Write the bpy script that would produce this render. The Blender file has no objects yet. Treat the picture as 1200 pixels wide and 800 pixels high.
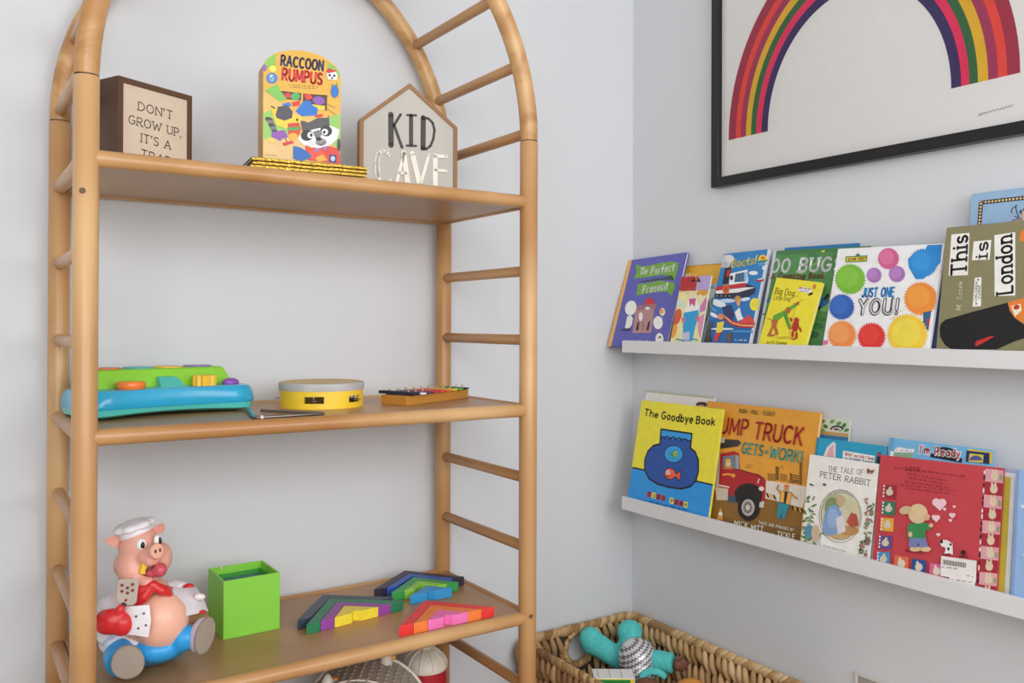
import bpy, bmesh, math, random
from mathutils import Vector, Matrix
random.seed(7)
SC = bpy.context.scene
COL = SC.collection
PI = math.pi

# ------------------------------------------------------------------ camera
CAMH = 1.25
FPX, SHY = 998.0805, 24.3046
CP = Vector((-1.7898, -2.0051, CAMH))
_y, _p, _r = math.radians(56.3099), math.radians(.2599), math.radians(.2192)
AX = Vector((math.cos(_y)*math.cos(_p), math.sin(_y)*math.cos(_p), math.sin(_p)))
_R = Vector((math.sin(_y), -math.cos(_y), 0)); _U = _R.cross(AX)
RX = _R*math.cos(_r) + _U*math.sin(_r)
UX = _U*math.cos(_r) - _R*math.sin(_r)
cd = bpy.data.cameras.new('camera'); cam = bpy.data.objects.new('camera', cd); COL.objects.link(cam)
cd.sensor_width = 36; cd.lens = FPX/1200*36; cd.shift_y = -SHY/1200; cd.clip_start = .02
cam.matrix_world = Matrix((
    (RX.x, UX.x, -AX.x, CP.x), (RX.y, UX.y, -AX.y, CP.y), (RX.z, UX.z, -AX.z, CP.z), (0, 0, 0, 1)))
SC.camera = cam

# ------------------------------------------------------------------ light
w = bpy.data.worlds.new('World'); SC.world = w; w.use_nodes = True
bg = w.node_tree.nodes['Background']
bg.inputs[0].default_value = (.95, .97, 1, 1); bg.inputs[1].default_value = .37
def area(name, loc, target, sx, sy, power, col):
    l = bpy.data.lights.new(name, 'AREA'); l.shape = 'RECTANGLE'; l.size = sx; l.size_y = sy
    l.energy = power; l.color = col
    o = bpy.data.objects.new(name, l); COL.objects.link(o); o.location = loc
    o.rotation_euler = (Vector(target)-Vector(loc)).to_track_quat('-Z', 'Y').to_euler()
    return o
area('window_daylight', (-.10, -3.3, 1.75), (-1.3, -.2, 1.1), 1.5, 1.3, 27, (.98, .98, 1))
area('front_window_daylight', (-1.45, -3.8, 1.85), (-.6, -.2, 1.2), 1.6, 1.6, 38, (.98, .98, 1))
area('left_fill_light', (-2.45, -2.55, 1.9), (0, -.45, 1.45), 1.0, 1.2, 25, (.98, .98, 1))  # fill light added on the left to brighten the right wall
SC.view_settings.view_transform = 'Standard'; SC.view_settings.look = 'None'
SC.view_settings.exposure = 0.03; SC.view_settings.gamma = 1.0
SC.view_settings.use_curve_mapping = False

# ------------------------------------------------------------------ helpers
def cast(x, y):
    v = AX + RX*((x-600)/FPX) + UX*((400-SHY-y)/FPX)
    return v
def at_z(x, y, z):
    v = cast(x, y); return CP + v*((z-CP.z)/v.z)
def at_y(x, y, Y):
    v = cast(x, y); return CP + v*((Y-CP.y)/v.y)
def at_d(x, y, d): return CP + cast(x, y)*d

def lin(h):
    h = h.lstrip('#'); out = []
    for i in (0, 2, 4):
        c = int(h[i:i+2], 16)/255
        out.append(c/12.92 if c <= .04045 else ((c+.055)/1.055)**2.4)
    return out
MATS = {}
def paint(h, rough=.5, gain=1.0, var=.04, scale=40, metal=0, bump=0, coat=0):
    """a painted / printed / plastic surface with a little procedural mottling"""
    key = ('paint', h, rough, gain, var, scale, metal, bump, coat)
    if key in MATS: return MATS[key]
    m = bpy.data.materials.new('paint_'+h); m.use_nodes = True
    nt = m.node_tree; b = nt.nodes['Principled BSDF']
    c = lin(h); lum_ = .3*c[0]+.59*c[1]+.11*c[2]; c = [min(.92, (x*.95+lum_*.05)*gain) for x in c]
    tc = nt.nodes.new('ShaderNodeTexCoord'); n = nt.nodes.new('ShaderNodeTexNoise'); n.inputs['Scale'].default_value = scale
    nt.links.new(tc.outputs['Object'], n.inputs['Vector'])
    r = nt.nodes.new('ShaderNodeValToRGB')
    r.color_ramp.elements[0].position = .3; r.color_ramp.elements[1].position = .7
    r.color_ramp.elements[0].color = (*[x*(1-var) for x in c], 1); r.color_ramp.elements[1].color = (*[min(.95, x*(1+var)) for x in c], 1)
    nt.links.new(n.outputs['Fac'], r.inputs['Fac']); nt.links.new(r.outputs['Color'], b.inputs['Base Color'])
    b.inputs['Roughness'].default_value = rough; b.inputs['Metallic'].default_value = metal
    b.inputs['Coat Weight'].default_value = coat; b.inputs['Coat Roughness'].default_value = .15
    if bump:
        bp = nt.nodes.new('ShaderNodeBump'); bp.inputs['Strength'].default_value = bump; bp.inputs['Distance'].default_value = .004
        nt.links.new(n.outputs['Fac'], bp.inputs['Height']); nt.links.new(bp.outputs['Normal'], b.inputs['Normal'])
    MATS[key] = m; return m
def wood(name, c1, c2, axis=2, rough=.33, scale=9, gain=1.0):
    key = ('wood', name, axis)
    if key in MATS: return MATS[key]
    m = bpy.data.materials.new(name+'_'+'xyzn'[axis]); m.use_nodes = True
    nt = m.node_tree; b = nt.nodes['Principled BSDF']
    tc = nt.nodes.new('ShaderNodeTexCoord'); mp = nt.nodes.new('ShaderNodeMapping')
    s = [scale*6]*3
    if axis < 3: s[axis] = scale*.55
    else: s = [scale*1.6]*3; mp.inputs['Scale'].default_value = s
    n = nt.nodes.new('ShaderNodeTexNoise'); n.inputs['Scale'].default_value = 1; n.inputs['Detail'].default_value = 5
    n.inputs['Distortion'].default_value = .6
    n2 = nt.nodes.new('ShaderNodeTexNoise'); n2.inputs['Scale'].default_value = 3.0
    nt.links.new(tc.outputs['Object'], mp.inputs['Vector']); nt.links.new(mp.outputs['Vector'], n.inputs['Vector'])
    nt.links.new(tc.outputs['Object'], n2.inputs['Vector'])
    ad = nt.nodes.new('ShaderNodeMath'); ad.operation = 'MULTIPLY_ADD'
    nt.links.new(n2.outputs['Fac'], ad.inputs[0]); ad.inputs[1].default_value = .35; nt.links.new(n.outputs['Fac'], ad.inputs[2])
    r = nt.nodes.new('ShaderNodeValToRGB'); r.color_ramp.elements[0].position = .54; r.color_ramp.elements[1].position = .80
    r.color_ramp.elements[0].color = (*[min(.9, x*gain) for x in lin(c1)], 1); r.color_ramp.elements[1].color = (*[min(.9, x*gain) for x in lin(c2)], 1)
    nt.links.new(ad.outputs[0], r.inputs['Fac']); nt.links.new(r.outputs['Color'], b.inputs['Base Color'])
    b.inputs['Roughness'].default_value = rough
    MATS[key] = m; return m

class MB:
    """collects faces of one mesh; every face carries its material"""
    def __init__(s): s.v = []; s.f = []; s.m = []; s.mats = []
    def mi(s, m):
        if m not in s.mats: s.mats.append(m)
        return s.mats.index(m)
    def add(s, vs, fs, m):
        o = len(s.v); s.v += [tuple(v) for v in vs]; k = s.mi(m)
        for f in fs: s.f.append([i+o for i in f]); s.m.append(k)
        return s
    def box(s, lo, hi, m, M=None):
        x0, y0, z0 = lo; x1, y1, z1 = hi
        vs = [(x0,y0,z0),(x1,y0,z0),(x1,y1,z0),(x0,y1,z0),(x0,y0,z1),(x1,y0,z1),(x1,y1,z1),(x0,y1,z1)]
        if M: vs = [M @ Vector(v) for v in vs]
        return s.add(vs, [(3,2,1,0),(4,5,6,7),(0,1,5,4),(1,2,6,5),(2,3,7,6),(3,0,4,7)], m)
    def prism(s, pts, z0, z1, m, M=None, side=None):
        n = len(pts)
        vs = [Vector((p[0], p[1], z0)) for p in pts]+[Vector((p[0], p[1], z1)) for p in pts]
        if M: vs = [M @ v for v in vs]
        s.add(vs, [tuple(range(n))[::-1], tuple(range(n, 2*n))], m)
        o = len(s.v)-2*n; k = s.mi(side or m)
        for i in range(n):
            j = (i+1) % n; s.f.append([o+i, o+j, o+n+j, o+n+i]); s.m.append(k)
        return s
    def rings(s, rings, m, cap0=True, cap1=True, closed=True):
        n = len(rings[0]); vs = [p for r in rings for p in r]; fs = []
        for a in range(len(rings)-1):
            for i in range(n if closed else n-1):
                j = (i+1) % n; fs.append((a*n+i, a*n+j, (a+1)*n+j, (a+1)*n+i))
        if cap0: fs.append(tuple(range(n))[::-1])
        if cap1: fs.append(tuple(range((len(rings)-1)*n, len(rings)*n)))
        return s.add(vs, fs, m)
    def tube(s, pts, rad, m, n=12, closed=False):
        pts = [Vector(p) for p in pts]; k = len(pts)
        if not hasattr(rad, '__len__'): rad = [rad]*k
        T = []
        for i in range(k):
            if closed: d = pts[(i+1) % k]-pts[i-1]
            else: d = pts[min(i+1, k-1)]-pts[max(i-1, 0)]
            T.append(d.normalized())
        a = T[0].orthogonal().normalized(); rings = []
        for i in range(k):
            a = (a - T[i]*a.dot(T[i])).normalized(); b = T[i].cross(a)
            rings.append([pts[i]+(a*math.cos(t)+b*math.sin(t))*rad[i] for t in [2*PI*q/n for q in range(n)]])
        if closed: return s.rings(rings+[rings[0]], m, False, False)
        return s.rings(rings, m)
    def rod(s, a, b, r, m, n=16, e=.35):
        """a dowel with eased ends"""
        a = Vector(a); b = Vector(b); d = (b-a).normalized()
        k = r*e
        return s.tube([a, a+d*k*.3, a+d*k, b-d*k, b-d*k*.3, b], [r-k, r-k*.35, r, r, r-k*.35, r-k], m, n)
    def lathe(s, prof, m, n=32, M=None):
        rings = []
        for r, z in prof:
            ring = [Vector((r*math.cos(2*PI*i/n), r*math.sin(2*PI*i/n), z)) for i in range(n)]
            rings.append([M @ v for v in ring] if M else ring)
        return s.rings(rings, m)
    def ball(s, c, r, m, M=None, nu=20, nv=12):
        if not hasattr(r, '__len__'): r = (r, r, r)
        rings = []
        for j in range(nv+1):
            t = -PI/2+PI*j/nv; ct = max(math.cos(t), 1e-3)
            ring = []
            for i in range(nu):
                p = 2*PI*i/nu; v = Vector((r[0]*ct*math.cos(p), r[1]*ct*math.sin(p), r[2]*math.sin(t)))
                if M: v = M @ v
                ring.append(v+Vector(c))
            rings.append(ring)
        return s.rings(rings, m)
    def build(s, name, parent=None, smooth=0, bevel=0, recalc=True, seg=2):
        me = bpy.data.meshes.new(name); me.from_pydata(s.v, [], s.f)
        for m in s.mats: me.materials.append(m)
        me.polygons.foreach_set('material_index', s.m)
        if recalc:
            bm = bmesh.new(); bm.from_mesh(me); bmesh.ops.recalc_face_normals(bm, faces=bm.faces); bm.to_mesh(me); bm.free()
        if smooth:
            me.polygons.foreach_set('use_smooth', [True]*len(me.polygons)); me.set_sharp_from_angle(angle=math.radians(smooth))
        me.update()
        o = bpy.data.objects.new(name, me); COL.objects.link(o)
        if parent: o.parent = parent
        if bevel:
            b = o.modifiers.new('bevel', 'BEVEL'); b.width = bevel; b.segments = seg; b.limit_method = 'ANGLE'; b.angle_limit = math.radians(40)
        return o
def blob(name, mb, parent, voxel, smooth=6, mat=None):
    """fuse the overlapping volumes of mb into one continuous skin"""
    o = mb.build(name, None); m = o.modifiers.new('r', 'REMESH'); m.mode = 'VOXEL'; m.voxel_size = voxel
    sm = o.modifiers.new('s', 'SMOOTH'); sm.iterations = smooth; sm.factor = .5
    dg = bpy.context.evaluated_depsgraph_get(); me = bpy.data.meshes.new_from_object(o.evaluated_get(dg))
    old = o.data; o.modifiers.clear(); o.data = me; bpy.data.meshes.remove(old); me.name = name
    me.materials.clear(); me.materials.append(mat or mb.mats[0])
    me.polygons.foreach_set('material_index', [0]*len(me.polygons))
    me.polygons.foreach_set('use_smooth', [True]*len(me.polygons))
    o.parent = parent; return o
def tag(o, label, cat, group=None):
    o['label'] = label; o['category'] = cat
    if group: o['group'] = group
    return o
def thing(name, label, cat, loc=(0,0,0), rot=0, group=None):
    o = bpy.data.objects.new(name, None); COL.objects.link(o); o.empty_display_size = .05
    o.location = loc; o.rotation_euler = (0, 0, rot)
    return tag(o, label, cat, group)
def structure(o): o['kind'] = 'structure'; return o

# ------------------------------------------------------------------ stroke lettering
def A(cx, cy, rx, ry, a0, a1, n=9):
    return [(cx+rx*math.cos(math.radians(a0+(a1-a0)*i/n)), cy+ry*math.sin(math.radians(a0+(a1-a0)*i/n))) for i in range(n+1)]
X = .64
GL = {
 'A': (.72, [[(0,0),(.36,1),(.72,0)],[(.13,.34),(.59,.34)]]),
 'B': (.56, [[(0,0),(0,1),(.28,1)]+A(.28,.765,.24,.235,90,-90)+[(0,.53)],[(.28,.53)]+A(.28,.265,.28,.265,90,-90)+[(0,0)]]),
 'C': (.66, [A(.36,.5,.36,.5,50,310,14)]),
 'D': (.64, [[(0,0),(0,1),(.2,1)]+A(.2,.5,.44,.5,90,-90,12)+[(0,0)]]),
 'E': (.52, [[(.52,1),(0,1),(0,0),(.52,0)],[(0,.52),(.42,.52)]]),
 'F': (.5, [[(.5,1),(0,1),(0,0)],[(0,.52),(.4,.52)]]),
 'G': (.7, [A(.36,.5,.36,.5,50,325,14)+[(.68,.45),(.42,.45)]]),
 'H': (.62, [[(0,0),(0,1)],[(.62,0),(.62,1)],[(0,.52),(.62,.52)]]),
 'I': (.08, [[(.04,0),(.04,1)]]),
 'J': (.42, [[(.42,1),(.42,.25)]+A(.2,.22,.22,.22,0,-170,6)]),
 'K': (.6, [[(0,0),(0,1)],[(.56,1),(.02,.42)],[(.2,.6),(.6,0)]]),
 'L': (.48, [[(0,1),(0,0),(.48,0)]]),
 'M': (.82, [[(0,0),(.06,1),(.41,.2),(.76,1),(.82,0)]]),
 'N': (.64, [[(0,0),(0,1),(.64,0),(.64,1)]]),
 'O': (.74, [A(.37,.5,.37,.5,0,360,18)]),
 'P': (.54, [[(0,0),(0,1),(.27,1)]+A(.27,.73,.27,.27,90,-90)+[(0,.46)]]),
 'R': (.58, [[(0,0),(0,1),(.27,1)]+A(.27,.73,.27,.27,90,-90)+[(0,.46)],[(.25,.46),(.58,0)]]),
 'S': (.54, [A(.28,.745,.25,.255,30,270,9)+A(.27,.25,.27,.25,90,-150,9)]),
 'T': (.62, [[(0,1),(.62,1)],[(.31,1),(.31,0)]]),
 'U': (.62, [[(0,1),(0,.31)]+A(.31,.31,.31,.31,180,360,10)+[(.62,1)]]),
 'V': (.68, [[(0,1),(.34,0),(.68,1)]]),
 'W': (.98, [[(0,1),(.24,0),(.49,.8),(.74,0),(.98,1)]]),
 'X': (.6, [[(0,0),(.6,1)],[(0,1),(.6,0)]]),
 'Y': (.64, [[(0,1),(.32,.48),(.64,1)],[(.32,.48),(.32,0)]]),
 'a': (.48, [A(.24,.3,.24,.3,0,360,14),[(.48,X),(.48,0)]]),
 'b': (.48, [[(0,1),(0,0)],A(.24,.3,.24,.3,0,360,14)]),
 'c': (.44, [A(.25,.32,.25,.32,50,310,10)]),
 'd': (.48, [[(.48,1),(.48,0)],A(.24,.3,.24,.3,0,360,14)]),
 'e': (.48, [[(.02,.34),(.47,.34)]+A(.24,.32,.24,.32,8,310,12)]),
 'f': (.34, [[(.34,.96)]+A(.28,.8,.15,.2,90,180,4)+[(.13,0)],[(0,.6),(.32,.6)]]),
 'g': (.48, [A(.24,.32,.24,.3,0,360,14),[(.48,X),(.48,-.1)]+A(.24,-.1,.24,.2,0,-150,6)]),
 'h': (.46, [[(0,1),(0,0)],[(0,.38)]+A(.23,.4,.23,.24,180,0,7)+[(.46,0)]]),
 'i': (.08, [[(.04,0),(.04,X)],[(.04,.86),(.04,.9)]]),
 'k': (.46, [[(0,1),(0,0)],[(.42,X),(.02,.28)],[(.15,.4),(.46,0)]]),
 'l': (.08, [[(.04,1),(.04,0)]]),
 'm': (.72, [[(0,X),(0,0)],[(0,.42)]+A(.18,.44,.18,.2,180,0,6)+[(.36,0)],[(.36,.42)]+A(.54,.44,.18,.2,180,0,6)+[(.72,0)]]),
 'n': (.46, [[(0,X),(0,0)],[(0,.38)]+A(.23,.4,.23,.24,180,0,7)+[(.46,0)]]),
 'o': (.52, [A(.26,.32,.26,.32,0,360,14)]),
 'p': (.48, [[(0,X),(0,-.32)],A(.24,.32,.24,.3,0,360,14)]),
 'r': (.32, [[(0,X),(0,0)],[(0,.36)]+A(.22,.4,.22,.24,180,70,5)]),
 's': (.4, [A(.2,.47,.19,.165,30,270,7)+A(.2,.16,.2,.16,90,-150,7)]),
 't': (.34, [[(.14,.88),(.14,.14)]+A(.28,.14,.14,.14,180,280,4),[(0,.62),(.32,.62)]]),
 'u': (.46, [[(0,X),(0,.22)]+A(.23,.23,.23,.23,180,360,7)+[(.46,X)],[(.46,.3),(.46,0)]]),
 'v': (.46, [[(0,X),(.23,0),(.46,X)]]),
 'w': (.68, [[(0,X),(.17,0),(.34,.55),(.51,0),(.68,X)]]),
 'y': (.46, [[(0,X),(.24,.02)],[(.46,X),(.12,-.32)]]),
 '0': (.6, [A(.3,.5,.3,.5,0,360,16)]), '1': (.26, [[(0,.8),(.2,1),(.2,0)]]),
 '5': (.5, [[(.46,1),(.08,1),(.04,.58)]+A(.23,.32,.26,.3,120,-150,9)]),
 '!': (.1, [[(.05,1),(.05,.3)],[(.05,.06),(.05,.02)]]),
 "'": (.08, [[(.04,1),(.02,.78)]]), ',': (.1, [[(.06,.06),(.0,-.16)]]), '.': (.08, [[(.04,.02),(.04,.05)]]),
 '-': (.3, [[(0,.4),(.3,.4)]]), ' ': (.3, []),
}
SLAB = {'i': [((-.1,0),(.18,0)),((-.1,X),(.04,X))], 'I': [((-.14,0),(.22,0)),((-.14,1),(.22,1))],
        'l': [((-.1,0),(.18,0))]}

class Art:
    """print on a flat face: u to the right, v up, in metres on the face; photo measurements are mapped onto that face"""
    def __init__(s, o, r, u, z=0.0):
        s.o = Vector(o); s.r = Vector(r); s.u = Vector(u); s.n = s.r.cross(s.u)
        s.mb = MB(); s.z0 = z; s.k = 0; s.w = 0; s.tb = MB(); s.zx = (0, 0, 1)
    def zoom(s, x0, y0, k): s.zx = (x0, y0, k); return s
    def uv(s, p):
        x = s.zx[0]+p[0]/s.zx[2]; y = s.zx[1]+p[1]/s.zx[2]
        v = cast(x, y); o = s.o+s.n*s.z0
        P = CP + v*((o-CP).dot(s.n)/v.dot(s.n)) - s.o
        return (P.dot(s.r), P.dot(s.u))
    def lay(s): s.k += 1; return s.z0 + .00012 + .00003*s.k
    def raw(s, pts, h, rough=.45, to=None):
        if s.w: pts = [(min(max(a, 0), s.w), min(max(b, 0), s.h)) for a, b in pts]
        z = s.lay(); n = len(pts); m = paint(h, rough, PG)
        (to or s.mb).add([(a, b, z) for a, b in pts], [tuple(range(n))], m); return s
    def poly(s, pts, h, **k): return s.raw([s.uv(p) for p in pts], h, **k)
    def ell(s, cx, cy, rx, ry, h, rot=0, a0=0, a1=360, n=20, **k):
        c, q = math.cos(math.radians(rot)), math.sin(math.radians(rot)); pts = []
        for i in range(n + (a1-a0 < 360)):
            t = math.radians(a0+(a1-a0)*i/n); x, y = rx*math.cos(t), ry*math.sin(t)
            pts.append((cx+x*c-y*q, cy+x*q+y*c))
        return s.poly(pts, h, **k)
    def fuzz(s, cx, cy, r, h, n=22, d=.12, rot=0):
        n *= 2; d *= .7
        return s.poly([(cx+r*(1+(d if i % 2 else -d))*math.cos(2*PI*i/n), cy+r*(1+(d if i % 2 else -d))*math.sin(2*PI*i/n)) for i in range(n)], h)
    def ribbon(s, pts, wd, h, closed=False, to=None, z=None, cap=True):
        """pts on the face in metres"""
        z = z or s.lay(); m = paint(h, .45, PG); t = to or s.mb
        for a, b in zip(pts[:-1], pts[1:]):
            dx, dy = b[0]-a[0], b[1]-a[1]; L = math.hypot(dx, dy) or 1e-6; nx, ny = -dy/L*wd/2, dx/L*wd/2
            t.add([(a[0]+nx, a[1]+ny, z), (a[0]-nx, a[1]-ny, z), (b[0]-nx, b[1]-ny, z), (b[0]+nx, b[1]+ny, z)], [(0,1,2,3)], m)
        if cap:
            for a in pts:
                t.add([(a[0]+wd/2*math.cos(2*PI*i/8), a[1]+wd/2*math.sin(2*PI*i/8), z) for i in range(8)], [tuple(range(8))], m)
        return s
    def line(s, pts, px, h):
        q = [s.uv(p) for p in pts]; a = s.uv((pts[0][0]+px, pts[0][1])); wd = math.hypot(a[0]-q[0][0], a[1]-q[0][1])
        return s.ribbon(q, wd, h)
    def outline(s, pts, px, h): return s.line(list(pts)+[pts[0]], px, h)
    def text(s, txt, p0, p1, hpx, h, wt=.14, serif=0, slant=0, up=None, fit=True, jit=0):
        """lettering from p0 to p1 along the baseline, capital height hpx (all as seen), wt = stroke / cap height"""
        a = s.uv(p0); b = s.uv(p1); L = math.hypot(b[0]-a[0], b[1]-a[1]); ex = ((b[0]-a[0])/L, (b[1]-a[1])/L); ey = (-ex[1], ex[0])
        c = s.uv((p0[0], p0[1]-hpx)) if up is None else s.uv((p0[0]+up[0], p0[1]+up[1]))
        H = abs((c[0]-a[0])*ey[0]+(c[1]-a[1])*ey[1])
        gap = .16+wt*.7; tot = 0; adv = []
        for ch in txt:
            adv.append(tot); tot += GL[ch][0]+gap
        tot -= gap; sx = L/(tot*H) if fit else 1
        z = s.lay(); wd = wt*H
        for i, ch in enumerate(txt):
            jy = random.uniform(-jit, jit)
            st = list(GL[ch][1]); thin = []
            if serif:
                for l in GL[ch][1]:
                    for e, q in ((l[0], l[1]), (l[-1], l[-2])):
                        if any(abs(e[1]-k) < .02 for k in (0, 1, X, -.32)) and abs(e[1]-q[1]) > abs(e[0]-q[0])*.9:
                            sw = serif if e[1] < .02 or e[1] > .98 and ch.isupper() else serif*.7
                            thin.append([(e[0]-sw, e[1]), (e[0]+sw, e[1])])
            for q, l in [(1, l) for l in st]+[(.75, l) for l in thin]:
                pts = []
                for x, y in l:
                    gx = (adv[i]+x)*sx*H + slant*y*H; gy = (y+jy)*H
                    pts.append((a[0]+ex[0]*gx+ey[0]*gy, a[1]+ex[1]*gx+ey[1]*gy))
                s.ribbon(pts, wd*q, h, to=s.tb, z=z)
        return s
    def scrib(s, p0, p1, hpx, h, px=1.2, seed=3):
        """a line of print too small to read: word-long runs of fine zigzag"""
        rg = random.Random(seed); z = s.lay(); L = math.hypot(p1[0]-p0[0], p1[1]-p0[1]); t = 0
        q0 = s.uv(p0); q1 = s.uv((p0[0]+px, p0[1])); wd = math.hypot(q1[0]-q0[0], q1[1]-q0[1])
        while t < L:
            n = rg.randint(3, 8); pts = []
            for i in range(n):
                if t >= L: break
                x = p0[0]+(p1[0]-p0[0])*t/L; y = p0[1]+(p1[1]-p0[1])*t/L
                pts.append(s.uv((x, y-hpx*(rg.uniform(.5, 1) if i % 2 else rg.uniform(0, .25))))); t += hpx*.42
            if len(pts) > 1: s.ribbon(pts, wd, h, to=s.tb, z=z, cap=False)
            t += hpx*.6
        return s
    def done(s, parent, name='cover_print', tname='title_lettering'):
        if s.mb.f: s.mb.build(name, parent, recalc=False)
        if s.tb.f: s.tb.build(tname, parent, recalc=False)
PG = 1.12

# ------------------------------------------------------------------ the room
def wallmat(name, c, bump=.05):
    m = bpy.data.materials.new(name); m.use_nodes = True; nt = m.node_tree; b = nt.nodes['Principled BSDF']
    tc = nt.nodes.new('ShaderNodeTexCoord'); n = nt.nodes.new('ShaderNodeTexNoise'); n.inputs['Scale'].default_value = 160; n.inputs['Detail'].default_value = 3
    n2 = nt.nodes.new('ShaderNodeTexNoise'); n2.inputs['Scale'].default_value = 1.3
    nt.links.new(tc.outputs['Object'], n.inputs['Vector']); nt.links.new(tc.outputs['Object'], n2.inputs['Vector'])
    r = nt.nodes.new('ShaderNodeValToRGB'); r.color_ramp.elements[0].color = (*[x*.985 for x in c], 1); r.color_ramp.elements[1].color = (*[x*1.015 for x in c], 1)
    nt.links.new(n2.outputs['Fac'], r.inputs['Fac']); nt.links.new(r.outputs['Color'], b.inputs['Base Color'])
    bp = nt.nodes.new('ShaderNodeBump'); bp.inputs['Strength'].default_value = bump; bp.inputs['Distance'].default_value = .001
    nt.links.new(n.outputs['Fac'], bp.inputs['Height']); nt.links.new(bp.outputs['Normal'], b.inputs['Normal'])
    b.inputs['Roughness'].default_value = .7
    return m
WALL = wallmat('wall_paint', (.715, .735, .755))
CEIL = wallmat('ceiling_paint', (.8, .8, .8))
FLOOR = paint('b3a696', .9, 1, .08, 120, bump=.3)
structure(MB().box((-2.72, 0, 0), (.12, .12, 2.7), WALL).build('wall_back'))
structure(MB().box((0, -2.55, 0), (.12, 0, 2.7), WALL).build('wall_right'))
structure(MB().box((-2.72, -2.4, 0), (-2.6, 0, 2.7), WALL).build('light_block_left'))  # unseen slab added to block world light from the left
structure(MB().box((-2.72, -4.4, -.1), (.12, .12, 0), FLOOR).build('floor'))
structure(MB().box((-2.72, -1.9, 2.7), (.12, .12, 2.8), CEIL).build('ceiling'))

# ------------------------------------------------------------------ arched rattan-style bookshelf
XL, XR, YF, YB = -1.5942, -.6942, -.4281, -.036
RP = .0202; JZ = CAMH+.4123; RZ0 = CAMH+.4329; RS = .1558; RR = .0122
W_Z = wood('beech', 'b07c48', 'dcb37e', 2); W_X = wood('beech', 'b07c48', 'dcb37e', 0); W_Y = wood('beech_dim', 'a67444', 'cfa272', 1); W_A = wood('beech_bent', 'b5824c', 'd6ab74', 3)
W_P = wood('shelf_veneer', 'a07850', 'c79869', 0, .36, 6)
DARK = paint('2b1c10', .8)
sh = thing('arched_bookshelf', 'tall arched light-wood bookshelf with round rails and ladder sides', 'bookshelf', ((XL+XR)/2, (YF+YB)/2, 0))
BX, BY = (XL+XR)/2, (YF+YB)/2
def L(p): return (p[0]-BX, p[1]-BY, p[2])
for yy in (YF, YB):
    for xx in (XL, XR):
        p = MB().tube([L((xx, yy, .0003)), L((xx, yy, .004)), L((xx, yy, JZ-.002)), L((xx, yy, JZ-.0005))], [RP-.003, RP, RP, RP-.0012], W_Z, 28).build('post', sh, 50)
        if yy == YF:
            for zz in ((1.468, .55, .125) if xx == XL else (.60, .13)):
                a = math.radians(-112 if xx == XL else -100)
                c = Vector(L((xx+RP*math.cos(a), yy+RP*math.sin(a), zz)))
                d = Vector((math.cos(a), math.sin(a), 0))
                MB().tube([c-d*.002, c+d*.0006], .0052, paint('6b5138', .6), 14).build('screw_plug', p, 40)
    pts = [Vector(L((BX+.45*math.cos(t), yy, JZ+.0005+.5*math.sin(t)))) for t in [PI*i/64 for i in range(65)]]
    MB().tube(pts, [RP-.0012]+[RP]*63+[RP-.0012], W_A, 28).build('arch', sh, 50)
    for xx in (XL, XR):
        MB().tube([L((xx, yy, JZ-.002)), L((xx, yy, JZ+.002))], RP-.0011, DARK, 24).build('joint_seam', sh, 50)
SHELVES = {1: 1.526, 4: 1.0577, 7: .5927, 10: .1255}
for k in range(11):
    z = RZ0-k*RS
    if z < .08 or k in SHELVES: continue
    for xx in (XL, XR):
        MB().rod(L((xx, YF, z)), L((xx, YB, z)), RR, W_Y, 18, .02).build('rung', sh, 50)
for j in range(9):
    t = .345+.3065*j
    if t > PI-.3: break
    x = BX+.45*math.cos(t); z = JZ+.5*math.sin(t)
    MB().rod(L((x, YF, z)), L((x, YB, z)), RR, W_Y, 18, .02).build('rung', sh, 50)
RD = .0146
for k, z in SHELVES.items():
    e = thing('shelf', '', 'x'); del e['category']; del e['label']; e.parent = sh
    MB().box(L((XL+.012, YF+.004, z-.0095)), L((XR-.012, YB-.004, z+.0105)), W_P).build('panel', e)
    for yy in (YF, YB):
        MB().rod(L((XL+.004, yy, z)), L((XR+.009, yy, z)), RD, W_X, 24, .3).build('rail', e, 50)
    for xx in (XL, XR):
        MB().rod(L((xx, YF, z)), L((xx, YB, z)), .0138, W_Y, 20, .02).build('side_rail', e, 50)

# ------------------------------------------------------------------ picture ledges
LEDGE = paint('e6e6e6', .42, 1.0, .01)
def ledge(name, label, zt, zb):
    t = thing(name, label, 'picture ledge', (0, 0, zb), 0, 'white picture ledges on the right wall')
    y0, y1 = -.0938, -1.62; h = zt-zb
    MB().box((-.124, y1, 0), (-.001, y0, .012), LEDGE).build('shelf_board', t, bevel=.0012)
    MB().box((-.125, y1, .0005), (-.113, y0, h), LEDGE).build('front_lip', t, bevel=.0012)
    MB().box((-.012, y1, .012), (0, y0, h+.035), LEDGE).build('back_strip', t, bevel=.0012)
    return t
ledge('picture_ledge', 'upper white picture ledge on the right wall, under the framed rainbow print', CAMH-.0455, CAMH-.0809)
ledge('picture_ledge', 'lower white picture ledge on the right wall, above the wicker basket', CAMH-.5049, CAMH-.5432)

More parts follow.
